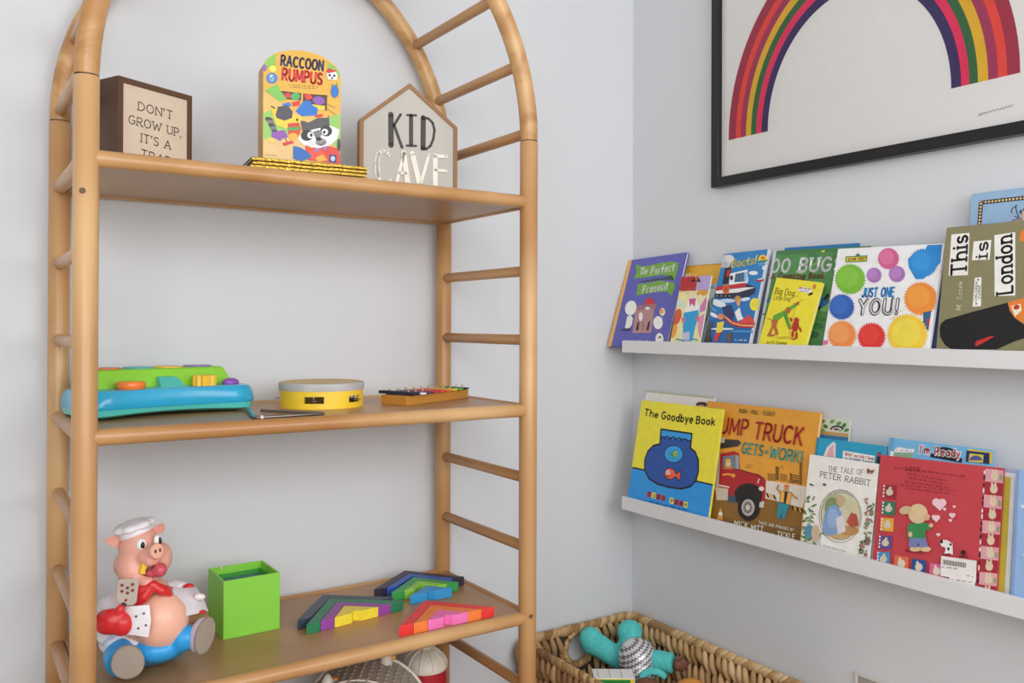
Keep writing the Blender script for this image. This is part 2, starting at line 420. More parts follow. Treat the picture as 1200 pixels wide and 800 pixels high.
# ------------------------------------------------------------------ framed rainbow print
py0, pz0 = -.3508, CAMH+.3797
PW, PH = 1.0, .80
fr = bpy.data.objects.new('framed_print', None); COL.objects.link(fr)
tag(fr, 'large black-framed print of a striped rainbow on the right wall', 'picture')
Pr, Pu = Vector((0, -1, 0)), Vector((0, 0, 1)); Pn = Pr.cross(Pu)
fo = Vector((-.003, py0, pz0))
fr.matrix_world = Matrix(((Pr.x, Pu.x, Pn.x, fo.x), (Pr.y, Pu.y, Pn.y, fo.y), (Pr.z, Pu.z, Pn.z, fo.z), (0, 0, 0, 1)))
BLK = paint('141416', .35, 1, .05)
FT = .0255; FWd = .026
mb = MB()
def ringprism(mb, o, i, z0, z1, m):
    n = len(o); vs = [(p[0], p[1], z) for z in (z0, z1) for l in (o, i) for p in l]
    fs = []
    for k in range(n):
        j = (k+1) % n
        fs += [(k, j, n+j, n+k), (2*n+k, 3*n+k, 3*n+j, 2*n+j), (k, 2*n+k, 2*n+j, j), (n+k, n+j, 3*n+j, 3*n+k)]
    mb.add(vs, fs, m)
ringprism(mb, [(0,0),(PW,0),(PW,PH),(0,PH)], [(FWd,FWd),(PW-FWd,FWd),(PW-FWd,PH-FWd),(FWd,PH-FWd)], 0, .025, BLK)
mb.build('frame', fr, bevel=.0015)
ppm = MB().box((FWd-.002, FWd-.002, .004), (PW-FWd+.002, PH-FWd+.002, .010), paint('f3efeb', .6, 1.06, .01)).build('paper', fr)
ra = Art(fo, Pr, Pu, .010).zoom(820, 0, 3.158)
# rainbow feet measured on the print: left foot and right foot, outer to inner
lo_o, lo_i = ra.uv((107, 518)), ra.uv((252, 483)); ro_i, ro_o = ra.uv((931, 331)), ra.uv((1186, 270))
cxr = (lo_o[0]+ro_o[0])/2; R0 = (ro_o[0]-lo_o[0])/2
cyr = (lo_o[1]+ro_o[1])/2
lf = [107, 133, 152, 171, 190, 209, 229, 252]; rf = [1186, 1138, 1104, 1068, 1030, 998, 968, 931]
bands = ['a62a45', 'ee4436', 'a8325c', 'e8b70c', '2f6a3c', 'f0265e', '3a2c62']
rbands = ['ad1f38', 'e21d1d', 'b02a52', 'f2b90e', '2f6e3c', 'f32a62', '3d2a63']
ls = [ra.uv((x, 518-(x-107)*35/145))[0] for x in lf]; rs = [ra.uv((x, 270+(1186-x)*61/255))[0] for x in rf]
ell_h = .455
for k in range(7):
    z = ra.lay(); m = paint(bands[k], .5, PG)
    q = []
    for s_, kk in ((0, k), (1, k+1)):
        a, b = ls[kk], rs[kk]; c = (a+b)/2; r = (b-a)/2; r0 = (rs[0]-ls[0])/2
        q.append([(c-r*math.cos(PI*i/64), cyr+(ell_h*r/r0)*math.sin(PI*i/64), z) for i in range(65)])
    ra.mb.add(q[0]+q[1], [(i, i+1, 66+i, 65+i) for i in range(64)], m)
sg = [(1030, 430), (1038, 418), (1044, 426), (1052, 415), (1060, 421), (1070, 411), (1076, 416), (1086, 405), (1092, 412), (1100, 402), (1112, 407), (1118, 397), (1124, 404), (1133, 393), (1140, 399), (1148, 388), (1152, 396), (1162, 386)]
ra.line(sg, 1.6, '555555'); ra.line([(1034, 428), (1060, 414)], 1.2, '555555')
ra.done(ppm, 'rainbow', 'signature')
g = bpy.data.materials.new('clear_glass'); g.use_nodes = True; nt = g.node_tree; nt.nodes.clear()
out = nt.nodes.new('ShaderNodeOutputMaterial'); mx = nt.nodes.new('ShaderNodeMixShader'); tr = nt.nodes.new('ShaderNodeBsdfTransparent'); gl = nt.nodes.new('ShaderNodeBsdfGlossy'); fz = nt.nodes.new('ShaderNodeFresnel')
gl.inputs['Roughness'].default_value = .02; fz.inputs['IOR'].default_value = 1.16
nt.links.new(fz.outputs[0], mx.inputs[0]); nt.links.new(tr.outputs[0], mx.inputs[1]); nt.links.new(gl.outputs[0], mx.inputs[2]); nt.links.new(mx.outputs[0], out.inputs[0])
MB().add([(FWd, FWd, .016), (PW-FWd, FWd, .016), (PW-FWd, PH-FWd, .016), (FWd, PH-FWd, .016)], [(0, 1, 2, 3)], g).build('glass_pane', fr)

# ------------------------------------------------------------------ outlet plate
ot = bpy.data.objects.new('wall_outlet', None); COL.objects.link(ot); tag(ot, 'white outlet cover plate on the right wall beside the basket', 'outlet')
oo = Vector((-.0005, -.785, .318))
ot.matrix_world = Matrix(((Pr.x, Pu.x, Pn.x, oo.x), (Pr.y, Pu.y, Pn.y, oo.y), (Pr.z, Pu.z, Pn.z, oo.z), (0, 0, 0, 1)))
OW = paint('d8d4cf', .4, 1, .01); OG = paint('a7a09a', .5, 1, .01)
mb = MB(); ringprism(mb, [(0,0),(.118,0),(.118,.122),(0,.122)], [(.008,.008),(.11,.008),(.11,.114),(.008,.114)], 0, .007, OW); pl = mb.build('cover_plate', ot, bevel=.002)
MB().box((.007, .007, .0005), (.111, .115, .0042), OG).build('recessed_face', ot)
for u in (.034, .084):
    for v in (.04, .082):
        s_ = MB().prism([(u+.014*math.cos(2*PI*i/20), v+.012*math.sin(2*PI*i/20)) for i in range(20)], .0042, .0055, OW).build('socket', ot)
        MB().box((u-.006, v-.001, .0055), (u-.0045, v+.006, .0058), DARK).box((u+.0045, v-.001, .0055), (u+.006, v+.006, .0058), DARK).build('slots', s_)

# ------------------------------------------------------------------ books on the ledges
UPZ, LOZ = 1.1811, .7188
UPG, LOG = 'picture books on the upper ledge', 'picture books on the lower ledge'
PAGE = 'e9e6df'
def book(label, y0, w, h, lean, roll, xb, zf, t=.008, cover='ffffff', spine=None, hard=True, group=None, r_in=.0025, cat='book'):
    th, ro = math.radians(lean), math.radians(roll)
    r = Vector((0, -1, 0)); u = Vector((math.sin(th), 0, math.cos(th)))
    r2 = r*math.cos(ro)+u*math.sin(ro); u2 = u*math.cos(ro)-r*math.sin(ro); n = r2.cross(u2)
    o = Vector((xb, y0, zf-min(0, w*r2.z)))
    # the back lower edge must not sink into the ledge: the book rests on it
    low = min(0, (-n*t).z); o.z -= low-.0002
    b = bpy.data.objects.new('picture_book', None); COL.objects.link(b); b.empty_display_size = .05
    b.matrix_world = Matrix(((r2.x, u2.x, n.x, o.x), (r2.y, u2.y, n.y, o.y), (r2.z, u2.z, n.z, o.z), (0, 0, 0, 1)))
    tag(b, label, cat, group)
    cm = paint(cover, .38, PG); bt = .0016 if hard else .0006; i = r_in if hard else .0004
    fc = MB().box((0, 0, -bt), (w, h, 0), cm).build('front_cover', b, bevel=.0006)
    MB().box((0, 0, -t), (w, h, -t+bt), cm).build('back_cover', b)
    MB().box((0, .0002, -t+bt*.5), (bt, h-.0002, -bt*.5), paint(spine or cover, .4, PG)).build('spine', b)
    MB().box((bt, i, -t+bt), (w-i, h-i, -bt), paint(PAGE, .7, 1, .05, 200)).build('page_block', b)
    art = Art(o, r2, u2, 0); art.w, art.h, art.cover = w, h, fc
    return art
RB = lambda a, x0, y0, x1, y1, h, **k: a.raw([(a.w*x0, a.h*y0), (a.w*x1, a.h*y0), (a.w*x1, a.h*y1), (a.w*x0, a.h*y1)], h, **k)

# ---- violet book with the castle
a = book('violet picture book with a green ribbon title, overhanging the ledge end at the corner', -.0129, .2482, .2830, 19.3, 2.2, -.112, UPZ, .009, '5c5cb0', 'e39a2e', group=UPG)
a.zoom(700, 280, 5.715)
RB(a, 0, 0, .062, 1, 'e8a338')
for k in range(34):
    for q in (.012, .034, .052):
        y = (k+.5*(q == .034)+.5)/34.5; a.raw([(a.w*q+.0016*math.cos(t), a.h*y+.0016*math.sin(t)) for t in [2*PI*i/6 for i in range(6)]], 'f7e3b4')
    a.k -= 3
a.k += 4
a.poly([(258,170),(300,183),(345,178),(420,160),(500,150),(545,158),(540,200),(520,272),(490,245),(430,240),(340,255),(245,265),(262,220)], '6fa62f')
a.poly([(500,240),(515,275),(450,270),(380,280),(275,290),(285,283),(380,268),(440,262)], '2f4a3a')
a.poly([(270,300),(330,298),(420,278),(515,290),(520,325),(495,380),(470,352),(400,355),(330,365),(262,380),(268,340)], '6fa62f')
a.text('The', (285,238), (333,232), 42, 'f4f4ee', .16, .05)
a.text('Perfect', (358,240), (512,212), 50, 'f4f4ee', .16, .05)
a.text('Present', (302,365), (470,335), 48, 'f4f4ee', .16, .05)
a.ell(225,462,38,50,'efeadf', rot=15); a.poly([(200,520),(222,508),(240,530),(232,575),(212,600),(186,600),(192,560)],'e6ead8')
a.ell(190,607,36,9,'3c3a74'); a.poly([(190,598),(222,596),(222,606),(190,608)],'3a2a20')
a.poly([(258,470),(384,462),(362,628),(236,630)],'b58586'); a.poly([(272,445),(400,432),(396,466),(268,478)],'a06c70')
a.poly([(312,440),(320,412),(350,390),(375,405),(388,434)],'c22b3c'); a.ell(337,464,16,9,'efe6e0')
a.poly([(258,612),(270,560),(282,550),(276,610)],'1b1416'); a.poly([(328,612),(342,556),(356,546),(346,608)],'1b1416')
a.ell(292,520,13,30,'e9e4d8'); 
for q in range(4): a.ell(306,560+q*14,7,4,'7b4f52')
a.ell(408,560,32,44,'eceae4'); a.line([(395,603),(385,616)],3,'d9773a'); a.line([(415,603),(425,616)],3,'d9773a')
a.ell(437,488,19,26,'e8e2cf'); a.ell(432,484,14,18,'e5a93a'); a.line([(440,514),(430,545)],2,'eceae4')
a.ell(418,670,27,40,'ece6dd'); a.poly([(405,668),(420,645),(434,668),(424,662)],'4a3a34')
a.scrib((190,684),(350,684),14,'8f8ed0',3)
a.done(a.cover)

# ---- two slim books next to it
a = book('tall pale blue book with a golden top band, behind the slim red-topped storybook', -.2315, .1443, .2535, 20.3, .3, -.094, UPZ, .006, 'a9c6d6', group=UPG)
a.zoom(775, 295, 7.275)
RB(a, 0, .76, 1, 1, 'e2a912'); RB(a, 0, .985, 1, 1, 'c98d10')
a.line([(395,250),(420,300),(440,360),(430,440)],6,'2d3f63'); a.ell(430,350,22,60,'dfe8e6',rot=15); a.ell(440,300,14,20,'7fb0c9'); a.line([(400,420),(410,500),(380,590)],7,'8a3c2c')
a.done(a.cover)
a = book('slim pale yellow storybook with red and lilac top, a child in blue between two figures', -.2761, .1115, .2075, 12.7, -.9, -.112, UPZ, .004, 'ebdfa0', hard=False, group=UPG)
a.zoom(775, 295, 7.275)
a.poly([(150,300),(400,262),(415,345),(370,760),(60,760),(90,560)],'eadf9e')
RB(a, 0, .80, .56, 1, 'b71d26'); RB(a, .56, .80, 1, 1, 'b39fd0')
a.text('as',(203,212),(248,208),34,'f3e6e0',.16)
a.poly([(245,258),(300,205),(322,222),(340,262),(300,250)],'16120f'); a.ell(300,195,36,14,'efefef',rot=-5); a.ell(300,228,14,18,'c65a2e')
a.scrib((215,358),(292,350),18,'8a7a52',3); a.line([(158,345),(210,335)],3,'8a7a52'); a.line([(220,315),(290,308)],3,'8a7a52')
a.ell(165,440,40,34,'cfe0cf'); a.ell(135,555,34,72,'d6542c',rot=18); a.ell(100,680,30,62,'e79a24',rot=22)
a.poly([(210,470),(240,390),(300,390),(330,470),(310,520),(200,520)],'f0ece6'); a.poly([(236,400),(296,395),(285,470),(262,440),(245,470)],'c84f7c')
a.ell(268,372,22,28,'f2d9b8')
a.poly([(192,520),(318,495),(322,540),(290,640),(265,760),(185,762),(186,620)],'1d9fd6')
a.ell(350,350,50,28,'dd9a34',rot=-8); a.ell(335,400,32,34,'f5dcb4'); a.poly([(330,470),(385,380),(408,420),(395,500),(330,520)],'c877b4'); a.poly([(335,545),(390,530),(372,745),(318,700),(312,600)],'d98fb6')
a.ell(190,580,16,24,'d66a8e'); a.ell(312,568,16,24,'d66a8e'); a.poly([(190,690),(245,680),(240,750),(186,756)],'c4b8d8')
a.line([(130,745),(180,752),(190,762)],8,'1f8fc0'); a.line([(260,740),(310,752)],8,'1f8fc0')
a.done(a.cover)

# ---- boats
a = book('bright blue picture book with a red and white tugboat under a yellow title', -.4039, .1563, .2737, 17.5, .9, -.112, UPZ, .006, '1f7fc0', 'e8e8e8', hard=False, group=UPG)
a.zoom(820, 285, 6.667)
RB(a, 0, 0, 1, .32, '1c66a8'); RB(a, 0, .32, 1, .62, '2178bd'); RB(a, .955, 0, 1, 1, 'd9dce2')
a.poly([(190,90),(240,88),(262,110),(250,150),(225,190),(165,190),(175,130)],'c9c6c6'); a.ell(235,120,35,28,'d9d6d6'); a.ell(195,165,28,24,'b9b6b8')
a.text('Boats!',(248,190),(434,158),58,'f6d912',.19,0,.12)
a.ell(495,135,37,46,'f2cf1a',a0=180,a1=360,rot=-6); a.ell(495,125,18,24,'e0661c',a0=180,a1=360); a.poly([(462,135),(530,128),(530,140),(462,146)],'3f8a2e')
a.line([(455,160),(525,152)],4,'8fc0e0'); a.line([(460,175),(500,170)],4,'8fc0e0')
a.ell(420,232,35,16,'f0f2f4'); a.ell(515,192,28,18,'e8ecf0',rot=-10)
a.poly([(430,285),(510,278),(498,298),(438,298)],'b3252a'); a.poly([(452,280),(490,272),(490,282),(452,286)],'efefef')
a.poly([(200,195),(248,185),(245,240),(215,320),(178,318)],'2a2228'); a.poly([(215,210),(246,205),(235,260),(208,262)],'b5222c')
a.poly([(238,238),(375,205),(380,290),(360,345),(230,330)],'f1eff0'); a.poly([(280,240),(370,222),(362,298),(270,305)],'4c6f90'); a.poly([(350,226),(378,222),(372,292),(350,296)],'8fc1de')
for q in range(3): a.line([(290+q*22,238-q*4),(284+q*22,302)],3,'2a3444')
a.ell(250,270,12,20,'26262a')
a.poly([(120,340),(200,330),(360,312),(440,345),(430,390),(380,420),(230,430),(130,410)],'2b2f4d'); a.poly([(118,342),(360,308),(360,340),(125,372)],'c2262c'); a.poly([(125,372),(360,345),(435,345),(300,385),(130,395)],'efe9e4')
a.ell(207,360,28,42,'d96a30'); a.ell(207,360,14,24,'b5492a')
for q in range(4): a.ell(140+q*32,412,17,19,'17171c'); a.ell(140+q*32,412,7,8,'8a8a90')
a.ell(150,470,60,26,'dfeaf2',rot=20); a.ell(220,450,60,16,'b8d4ea'); a.ell(110,560,40,14,'e8f1f7',rot=30); a.ell(100,510,46,10,'5aa2d6',rot=35)
a.ell(300,440,26,30,'c98f3a'); a.ell(305,465,14,26,'e0a070'); a.poly([(175,500),(250,480),(275,560),(255,600),(200,575)],'2c3a68')
a.poly([(275,540),(315,500),(330,560),(345,590),(300,610)],'eceae6'); a.ell(360,438,38,14,'cfe2f0',rot=-10)
a.poly([(195,560),(260,605),(330,625),(390,560),(440,625),(425,660),(330,660),(250,640),(205,600)],'c22a2e'); a.line([(198,572),(255,622),(330,642),(425,645)],6,'efc98a'); a.poly([(300,625),(385,560),(420,590),(432,625)],'d8483f')
a.ell(432,478,38,50,'f1df1c',rot=8); a.line([(412,470),(455,462)],3,'d99a1a'); a.line([(415,488),(448,484)],3,'d99a1a')
a.ell(340,690,110,10,'3f8cc9'); a.ell(180,670,90,8,'e2edf5')
a.ell(168,575,26,24,'d98a5a'); a.poly([(140,620),(195,610),(180,690),(165,700),(130,700)],'e8cf3a'); a.poly([(130,700),(170,696),(140,765),(112,765)],'d8352c')
a.poly([(80,620),(108,612),(70,745),(42,740)],'5a4436'); a.poly([(218,705),(255,700),(248,772),(214,772)],'6b5444'); a.poly([(40,735),(85,720),(100,770),(30,770)],'3f342c')
a.scrib((278,762),(375,764),12,'e8f0f6',3)
a.done(a.cover)

# ---- big green book, its blue neighbour and the small yellow one
a = book('tall blue book, only its top edge showing above the green counting book', -.5848, .2116, .2696, 14.6, -1.1, -.083, UPZ, .006, '2273ad', group=UPG)
a.done(a.cover)
a = book('large green insect counting book with white capital letters, behind the small yellow book', -.5641, .2746, .2567, 13.8, -1.6, -.094, UPZ, .007, '4f8a4c', 'dfe4ea', group=UPG)
a.zoom(880, 270, 5)
RB(a, 0, 0, .03, 1, 'c9cfd6')
for q in range(26):
    x = random.uniform(.06, .95); y = random.uniform(.05, .95)
    a.raw([(a.w*x+.016*math.cos(t)*(1+.4*math.cos(3*t)), a.h*y+.011*math.sin(t)) for t in [2*PI*i/12 for i in range(12)]], random.choice(['3d7a42', '5f9a52', '71a95c', '437f3e']))
RB(a, .03, .965, 1, 1, '3f7a44')
a.text('00 BUGS',(118,245),(530,235),72,'f2f1ec',.20,.12)
a.text('A Counting Book',(118,282),(425,280),30,'7c2f1c',.2,.1)
a.ell(125,390,7,24,'22303a',rot=30); a.ell(104,410,9,16,'2a6aa0',rot=20); a.ell(420,420,36,26,'1f5f98',rot=-50); a.ell(445,390,24,10,'16202a',rot=-60); a.ell(400,455,16,8,'16202a',rot=-30)
a.ell(425,122,12,5,'d6d24a',rot=-20); a.ell(105,262,9,7,'a8452c'); a.ell(352,520,8,5,'142018'); a.ell(75,490,7,4,'142018')
a.ell(390,560,34,20,'2e6a34'); a.ell(370,610,28,22,'2a5f36'); a.ell(410,520,24,12,'3a7a3e')
a.done(a.cover)
a = book('small bright yellow book with a lanky dog in green beside a small red dog', -.5834, .1381, .1749, 13.5, -7.7, -.1075, UPZ, .009, 'f2dc12', 'e8d010', group=UPG)
a.zoom(880, 270, 5)
a.text('Big Dog...',(140,370),(275,388),36,'3a3410',.12,.08); a.text('Little Dog',(132,405),(228,412),24,'4a4416',.12,.08)
a.ell(318,348,42,16,'f2efe4',rot=8); a.text('BRIGHT AND EARLY',(282,340),(352,350),9,'c2342c',.22); a.text('BOOKS',(292,357),(335,362),8,'3a6fb0',.22); a.ell(372,330,9,16,'c9772c',rot=15); a.ell(350,372,16,7,'25201c',rot=-25)
a.poly([(130,500),(190,470),(280,415),(285,432),(215,480),(160,528),(130,530)],'5da32e'); a.ell(218,468,16,20,'b5622a',rot=10); a.ell(272,428,14,8,'b5622a',rot=-40)
a.poly([(188,490),(210,480),(238,572),(220,578)],'4f9a2c'); a.poly([(120,520),(160,525),(150,560),(162,600),(150,618),(132,570),(112,620),(98,612),(122,560)],'b9672a'); a.ell(118,615,24,8,'b9672a'); a.ell(150,605,14,6,'b9672a'); a.line([(96,515),(118,522)],4,'b9672a'); a.ell(232,572,12,8,'b9672a')
a.line([(245,430),(262,425)],2,'8a7d18'); a.line([(270,420),(305,405)],2,'8a7d18'); a.line([(262,440),(225,615)],2.4,'9a8d1c')
a.ell(262,560,20,34,'b22c1c',rot=10); a.ell(268,526,16,17,'b22c1c'); a.ell(236,522,7,14,'b22c1c',rot=-20); a.ell(290,580,6,18,'b22c1c',rot=-20); a.ell(245,612,8,26,'b22c1c'); a.ell(250,634,16,7,'b22c1c'); a.ell(268,615,8,22,'b22c1c')
a.ell(200,628,60,7,'c9b410')
a.text('by P.D. Eastman',(95,662),(210,668),16,'5a5010',.12,.08)
a.done(a.cover)

# ---- white cover ringed with woolly colour balls
a = book('dark blue book showing as a thin strip between the white and the olive books', -.842, .2555, .245, 12.1, -1.6, -.0985, UPZ, .004, '3d4c78', group=UPG)
RB(a, .965, .05, 1, .18, '1d2a6a'); RB(a, .965, .25, 1, .32, '15161c'); RB(a, .965, .36, 1, .42, '15161c'); RB(a, .965, .47, 1, .55, 'a8323a'); RB(a, .965, .6, 1, .8, '7a9ac0'); RB(a, .965, .85, 1, .92, '15161c')
a.done(a.cover)
a = book('white picture book with blue title, ringed by fluffy coloured balls', -.7697, .2551, .2449, 12.1, -1.6, -.1105, UPZ, .008, 'f0eff0', 'e6e6ea', group=UPG)
a.zoom(880, 270, 5)
def ball2(x, y, r, c, c2, d=.1):
    a.fuzz(x, y, r, c, 34, d); a.fuzz(x-r*.15, y-r*.12, r*.7, c2, 26, d)
ball2(582,285,88,'76b82a','82c238'); ball2(806,165,62,'d0598c','da6f9c'); ball2(722,262,44,'a670b4','b47ec0'); ball2(856,255,48,'a670b4','b47ec0')
a.poly([(1035,85),(1122,82),(1110,190),(1065,235),(1010,285),(965,285),(925,215),(920,165),(960,140),(1010,135)],'1d86cf'); ball2(1010,190,82,'1f88d2','2b93da')
ball2(532,448,74,'2b5fb4','356cbf'); ball2(996,400,96,'ee8a1e','f4982f'); ball2(535,612,82,'f08a3c','f59a4e',.14); ball2(708,622,80,'d92a24','e1382f',.12)
a.poly([(1010,480),(1058,470),(1040,590),(1010,560)],'2a5f8a'); a.poly([(1030,520),(1052,512),(1042,572)],'b5303a')
a.fuzz(918,608,116,'f2c522',40,.08); a.fuzz(912,600,84,'f6d23a',34,.08)
a.poly([(556,152),(612,150),(628,132),(644,148),(684,146),(680,182),(556,188)],'2f7d3a'); a.poly([(562,158),(678,152),(675,177),(562,183)],'e8c428'); a.text('SESAME STREET',(568,178),(672,172),15,'1f5a2c',.2)
a.text('JUST ONE',(652,390),(836,386),50,'2a86c8',.2)
a.text('YOU!',(630,490),(856,488),82,'5a5560',.26); a.text('YOU!',(630,490),(856,488),82,'f4f2f4',.10)
for q in ((815,520),(835,512),(870,478),(885,470)): a.line([q,(q[0]+16,q[1]-8)],4,'e8c83a')
a.poly([(420,645),(455,642),(450,668),(416,670)],'e0659a')
a.done(a.cover)

# ---- pale blue book and the olive London one
a = book('tall pale blue book with a beaded dark border, standing behind the olive book', -1.0653, .2229, .3432, 7.5, -.3, -.068, UPZ, .010, '8fb1cf', '6f95b8', group=UPG)
a.zoom(1060, 210, 3.636)
bd = .0125
for (x0, y0, x1, y1) in ((.02, .02, a.w-.02, .02), (.02, a.h-.021, a.w-.02, a.h-.021), (.021, .02, .021, a.h-.02), (a.w-.021, .02, a.w-.021, a.h-.02)):
    a.ribbon([(x0, y0), (x1, y1)], .0085, '3b2f26', cap=False); L_ = math.hypot(x1-x0, y1-y0); n_ = int(L_/.0066)
    z = a.lay(); m_ = paint('e3c88c', .45, PG)
    for i in range(n_):
        cx, cy = x0+(x1-x0)*(i+.5)/n_, y0+(y1-y0)*(i+.5)/n_
        a.mb.add([(cx+.0024*math.cos(t), cy+.0024*math.sin(t), z) for t in [2*PI*j/6 for j in range(6)]], [tuple(range(6))], m_)
a.zoom(1100, 215, 6.96)
a.line([(600,240),(592,225),(604,200),(624,190),(636,175),(630,200),(640,240),(655,275),(640,278),(622,265)],7,'1d1a20'); a.text('eff',(664,245),(725,235),40,'1d1a20',.16)
a.line([(582,318),(610,298),(650,290),(690,288)],9,'a02a44'); a.poly([(684,225),(720,215),(724,310),(684,312)],'e0b48a')
a.done(a.cover)
a = book('olive green book with sideways slab-letter title and a guard in a tall black hat', -1.0406, .2352, .2742, 9.2, .2, -.112, UPZ, .009, '857f5a', group=UPG)
a.zoom(1060, 210, 3.636)
for q in ([(200,235),(277,228),(270,408),(188,411)],[(295,265),(370,258),(363,342),(287,345)],[(383,238),(472,225),(472,495),(384,498)],[(300,420),(328,416),(326,540),(290,543)]): a.poly(q,'ece7e0')
a.text('This',(262,400),(268,240),62,'161412',.17,.14,up=(-62,0)); a.text('is',(352,330),(355,268),50,'161412',.17,.14,up=(-50,0)); a.text('London',(460,482),(456,240),66,'161412',.16,.13,up=(-66,0))
a.text('CHILDREN',(308,520),(312,438),9,'2a2622',.22,up=(-9,0)); a.text('CLASSIC',(322,508),(324,450),9,'2a2622',.22,up=(-9,0)); a.ell(306,530,4,4,'2a2622'); a.ell(314,428,4,4,'2a2622')
a.text('M. Sasek',(240,558),(248,436),20,'ddd8c4',.12,0,.2,up=(-20,0))
a.poly([(150,640),(155,615),(175,598),(290,565),(440,525),(448,560),(480,598),(540,640),(540,668),(470,690),(395,724),(200,724),(172,705),(152,670)],'131213')
a.poly([(440,525),(470,515),(540,500),(540,640),(510,615),(470,590),(450,560)],'e07a1c'); a.poly([(455,540),(495,530),(500,560),(470,585)],'f3e2c4'); a.ell(478,545,14,10,'b8301c',rot=-20); a.ell(505,242,14,26,'e07a1c',rot=10)
a.poly([(300,700),(310,688),(375,666),(382,670),(330,700),(305,712)],'c42420')
a.done(a.cover)

# ================================================= lower ledge
a = book('white hardcover standing behind the yellow and blue fishbowl book', -.0699, .28, .3388, 12.8, 0, -.0845, LOZ, .008, 'e8e4e4', 'cfcfc4', group=LOG)
a.zoom(720, 440, 4.446)
RB(a, 0, .985, 1, 1, 'b8bd9a'); RB(a, 0, 0, .02, 1, 'c9c7c4'); a.ell(455,150,30,14,'4a2a22'); a.ell(450,163,22,10,'d9a98a')
a.done(a.cover)
a = book('square yellow and blue picture book with a dark blue fishbowl', -.1003, .3218, .3112, 10.9, -.1, -.112, LOZ, .006, 'f3dd10', 'f0d610', group=LOG)
a.zoom(735, 460, 5.333)
a.poly([(30,465),(112,482),(300,530),(440,552),(536,576),(505,790),(0,660)],'1b93dd')
a.poly([(30,465),(40,467),(2,670),(-8,668)],'1b93dd')
a.line([(36,468),(112,484)],7,'14161c'); a.line([(430,552),(532,575)],7,'14161c')
bowl = [(212,228),(405,256),(396,346),(425,370),(445,420),(445,490),(430,550),(395,585),(340,600),(270,592),(190,570),(135,535),(110,480),(110,420),(130,365),(165,330),(205,320)]
a.poly(bowl,'1d4f9f')
a.poly([(215,232),(402,258),(398,302),(385,300),(372,285),(355,298),(340,282),(320,296),(305,278),(285,292),(268,273),(250,286),(235,270),(214,278)],'1f9be0')
a.line([(213,272),(232,284),(250,272),(268,290),(290,276),(306,294),(325,280),(342,298),(360,286),(378,302),(396,300)],6,'14161c')
a.outline(bowl,8,'14161c')
a.ell(291,383,62,56,'14161c',rot=5); a.ell(291,383,57,51,'1f9be0',rot=5)
a.ell(300,384,19,23,'2f9a4a'); a.poly([(284,384),(264,364),(268,398)],'2f9a4a'); a.ell(304,382,12,16,'d9c23a'); a.ell(306,384,7,10,'3a9a4a')
fish = [(300,512),(340,487),(332,520),(330,552),(302,522)]
a.poly(fish,'ee5a30'); a.ell(268,506,37,37,'14161c'); a.ell(268,506,33,33,'ee5a30'); a.outline(fish,4,'14161c'); a.ell(290,514,18,12,'ee5a30')
a.ell(258,497,12,14,'f6f4f0'); a.ell(260,496,5,6,'14161c'); a.line([(240,522),(262,524)],4,'14161c')
a.text('The',(108,140),(190,158),40,'15171c',.2,0,0,jit=.03); a.text('Goodbye',(215,163),(408,190),44,'15171c',.2,0,0,jit=.03); a.text('Book',(432,192),(546,202),44,'15171c',.2,0,0,jit=.03)
for i, ch in enumerate('TODD PARR'):
    if ch == ' ': continue
    x = 127+i*29.5-(6 if i > 3 else 0); y = 614+i*8.2
    a.poly([(x,y),(x+25,y+5),(x+22,y+40),(x-3,y+35)], ['b02a32','f0e04a','a8242e','b8343a','','f0e04a','a8242e','b02a32','f0e04a'][i])
    a.text(ch,(x+5,y+31),(x+18,y+33),20,'15171c' if i in (1,5,8) else '4a1420',.24)
a.scrib((105,675),(378,742),13,'0f4f8c',2.4)
a.done(a.cover)

a = book('large orange book of a red dump truck cab with a builder waving beside it', -.3384, .3672, .3273, 13.0, -.1, -.099, LOZ, .010, 'e39d24', 'b8402a', group=LOG)
a.zoom(820, 460, 4.444)
a.poly([(75,500),(540,590),(520,775),(45,680)],'8a6222'); a.poly([(30,640),(530,700),(518,785),(28,690)],'7c5a20')
a.poly([(340,455),(560,490),(535,600),(330,545)],'e3d9c8')
for i in range(13): a.line([(350+i*15,460+i*2.6),(340+i*15,545+i*4)],1.6,'c9bda8')
for (x, y, w_, h_) in ((355,418,44,40),(395,383,18,72),(420,420,36,40),(470,418,10,50),(462,450,60,20),(520,360,14,120),(240,385,40,6),(250,375,26,5)): a.poly([(x,y),(x+w_,y+w_*.12),(x+w_,y+h_),(x,y+h_)], 'a8701c' if w_ > 30 else '7c561c')
for i in range(4): a.line([(478,428+i*12),(516,434+i*12)],5,'5f4518')
a.line([(418,395),(440,375)],2,'a8701c'); a.line([(425,380),(438,402)],2,'a8701c'); a.line([(536,340),(530,480)],3,'a8701c')
for i in range(3): a.poly([(345+i*18,520+i*5),(356+i*18,524+i*5),(366+i*18,548+i*5),(354+i*18,544+i*5)],'2a2420' if i % 2 == 0 else 'e8a82a')
for i in range(5): a.poly([(478+i*13,588+i*4),(487+i*13,592+i*4),(493+i*13,612+i*4),(483+i*13,608+i*4)],'2a2420' if i % 2 == 0 else 'e8a82a')
a.poly([(105,240),(205,246),(218,262),(200,280),(110,292)],'3b3836'); a.poly([(112,232),(135,232),(130,262),(112,262)],'c9c4bc'); 
a.poly([(100,320),(180,304),(205,315),(212,405),(310,425),(346,455),(342,560),(330,595),(300,600),(215,590),(190,560),(70,540),(95,440)],'b01c24')
a.poly([(122,332),(182,325),(190,395),(120,398)],'6d7e8a'); a.poly([(186,322),(204,330),(208,398),(190,395)],'8fa0aa'); a.ell(150,370,15,18,'e6c08a'); a.ell(150,352,14,8,'ecaf2a'); a.poly([(132,385),(170,385),(172,398),(130,398)],'d9762a')
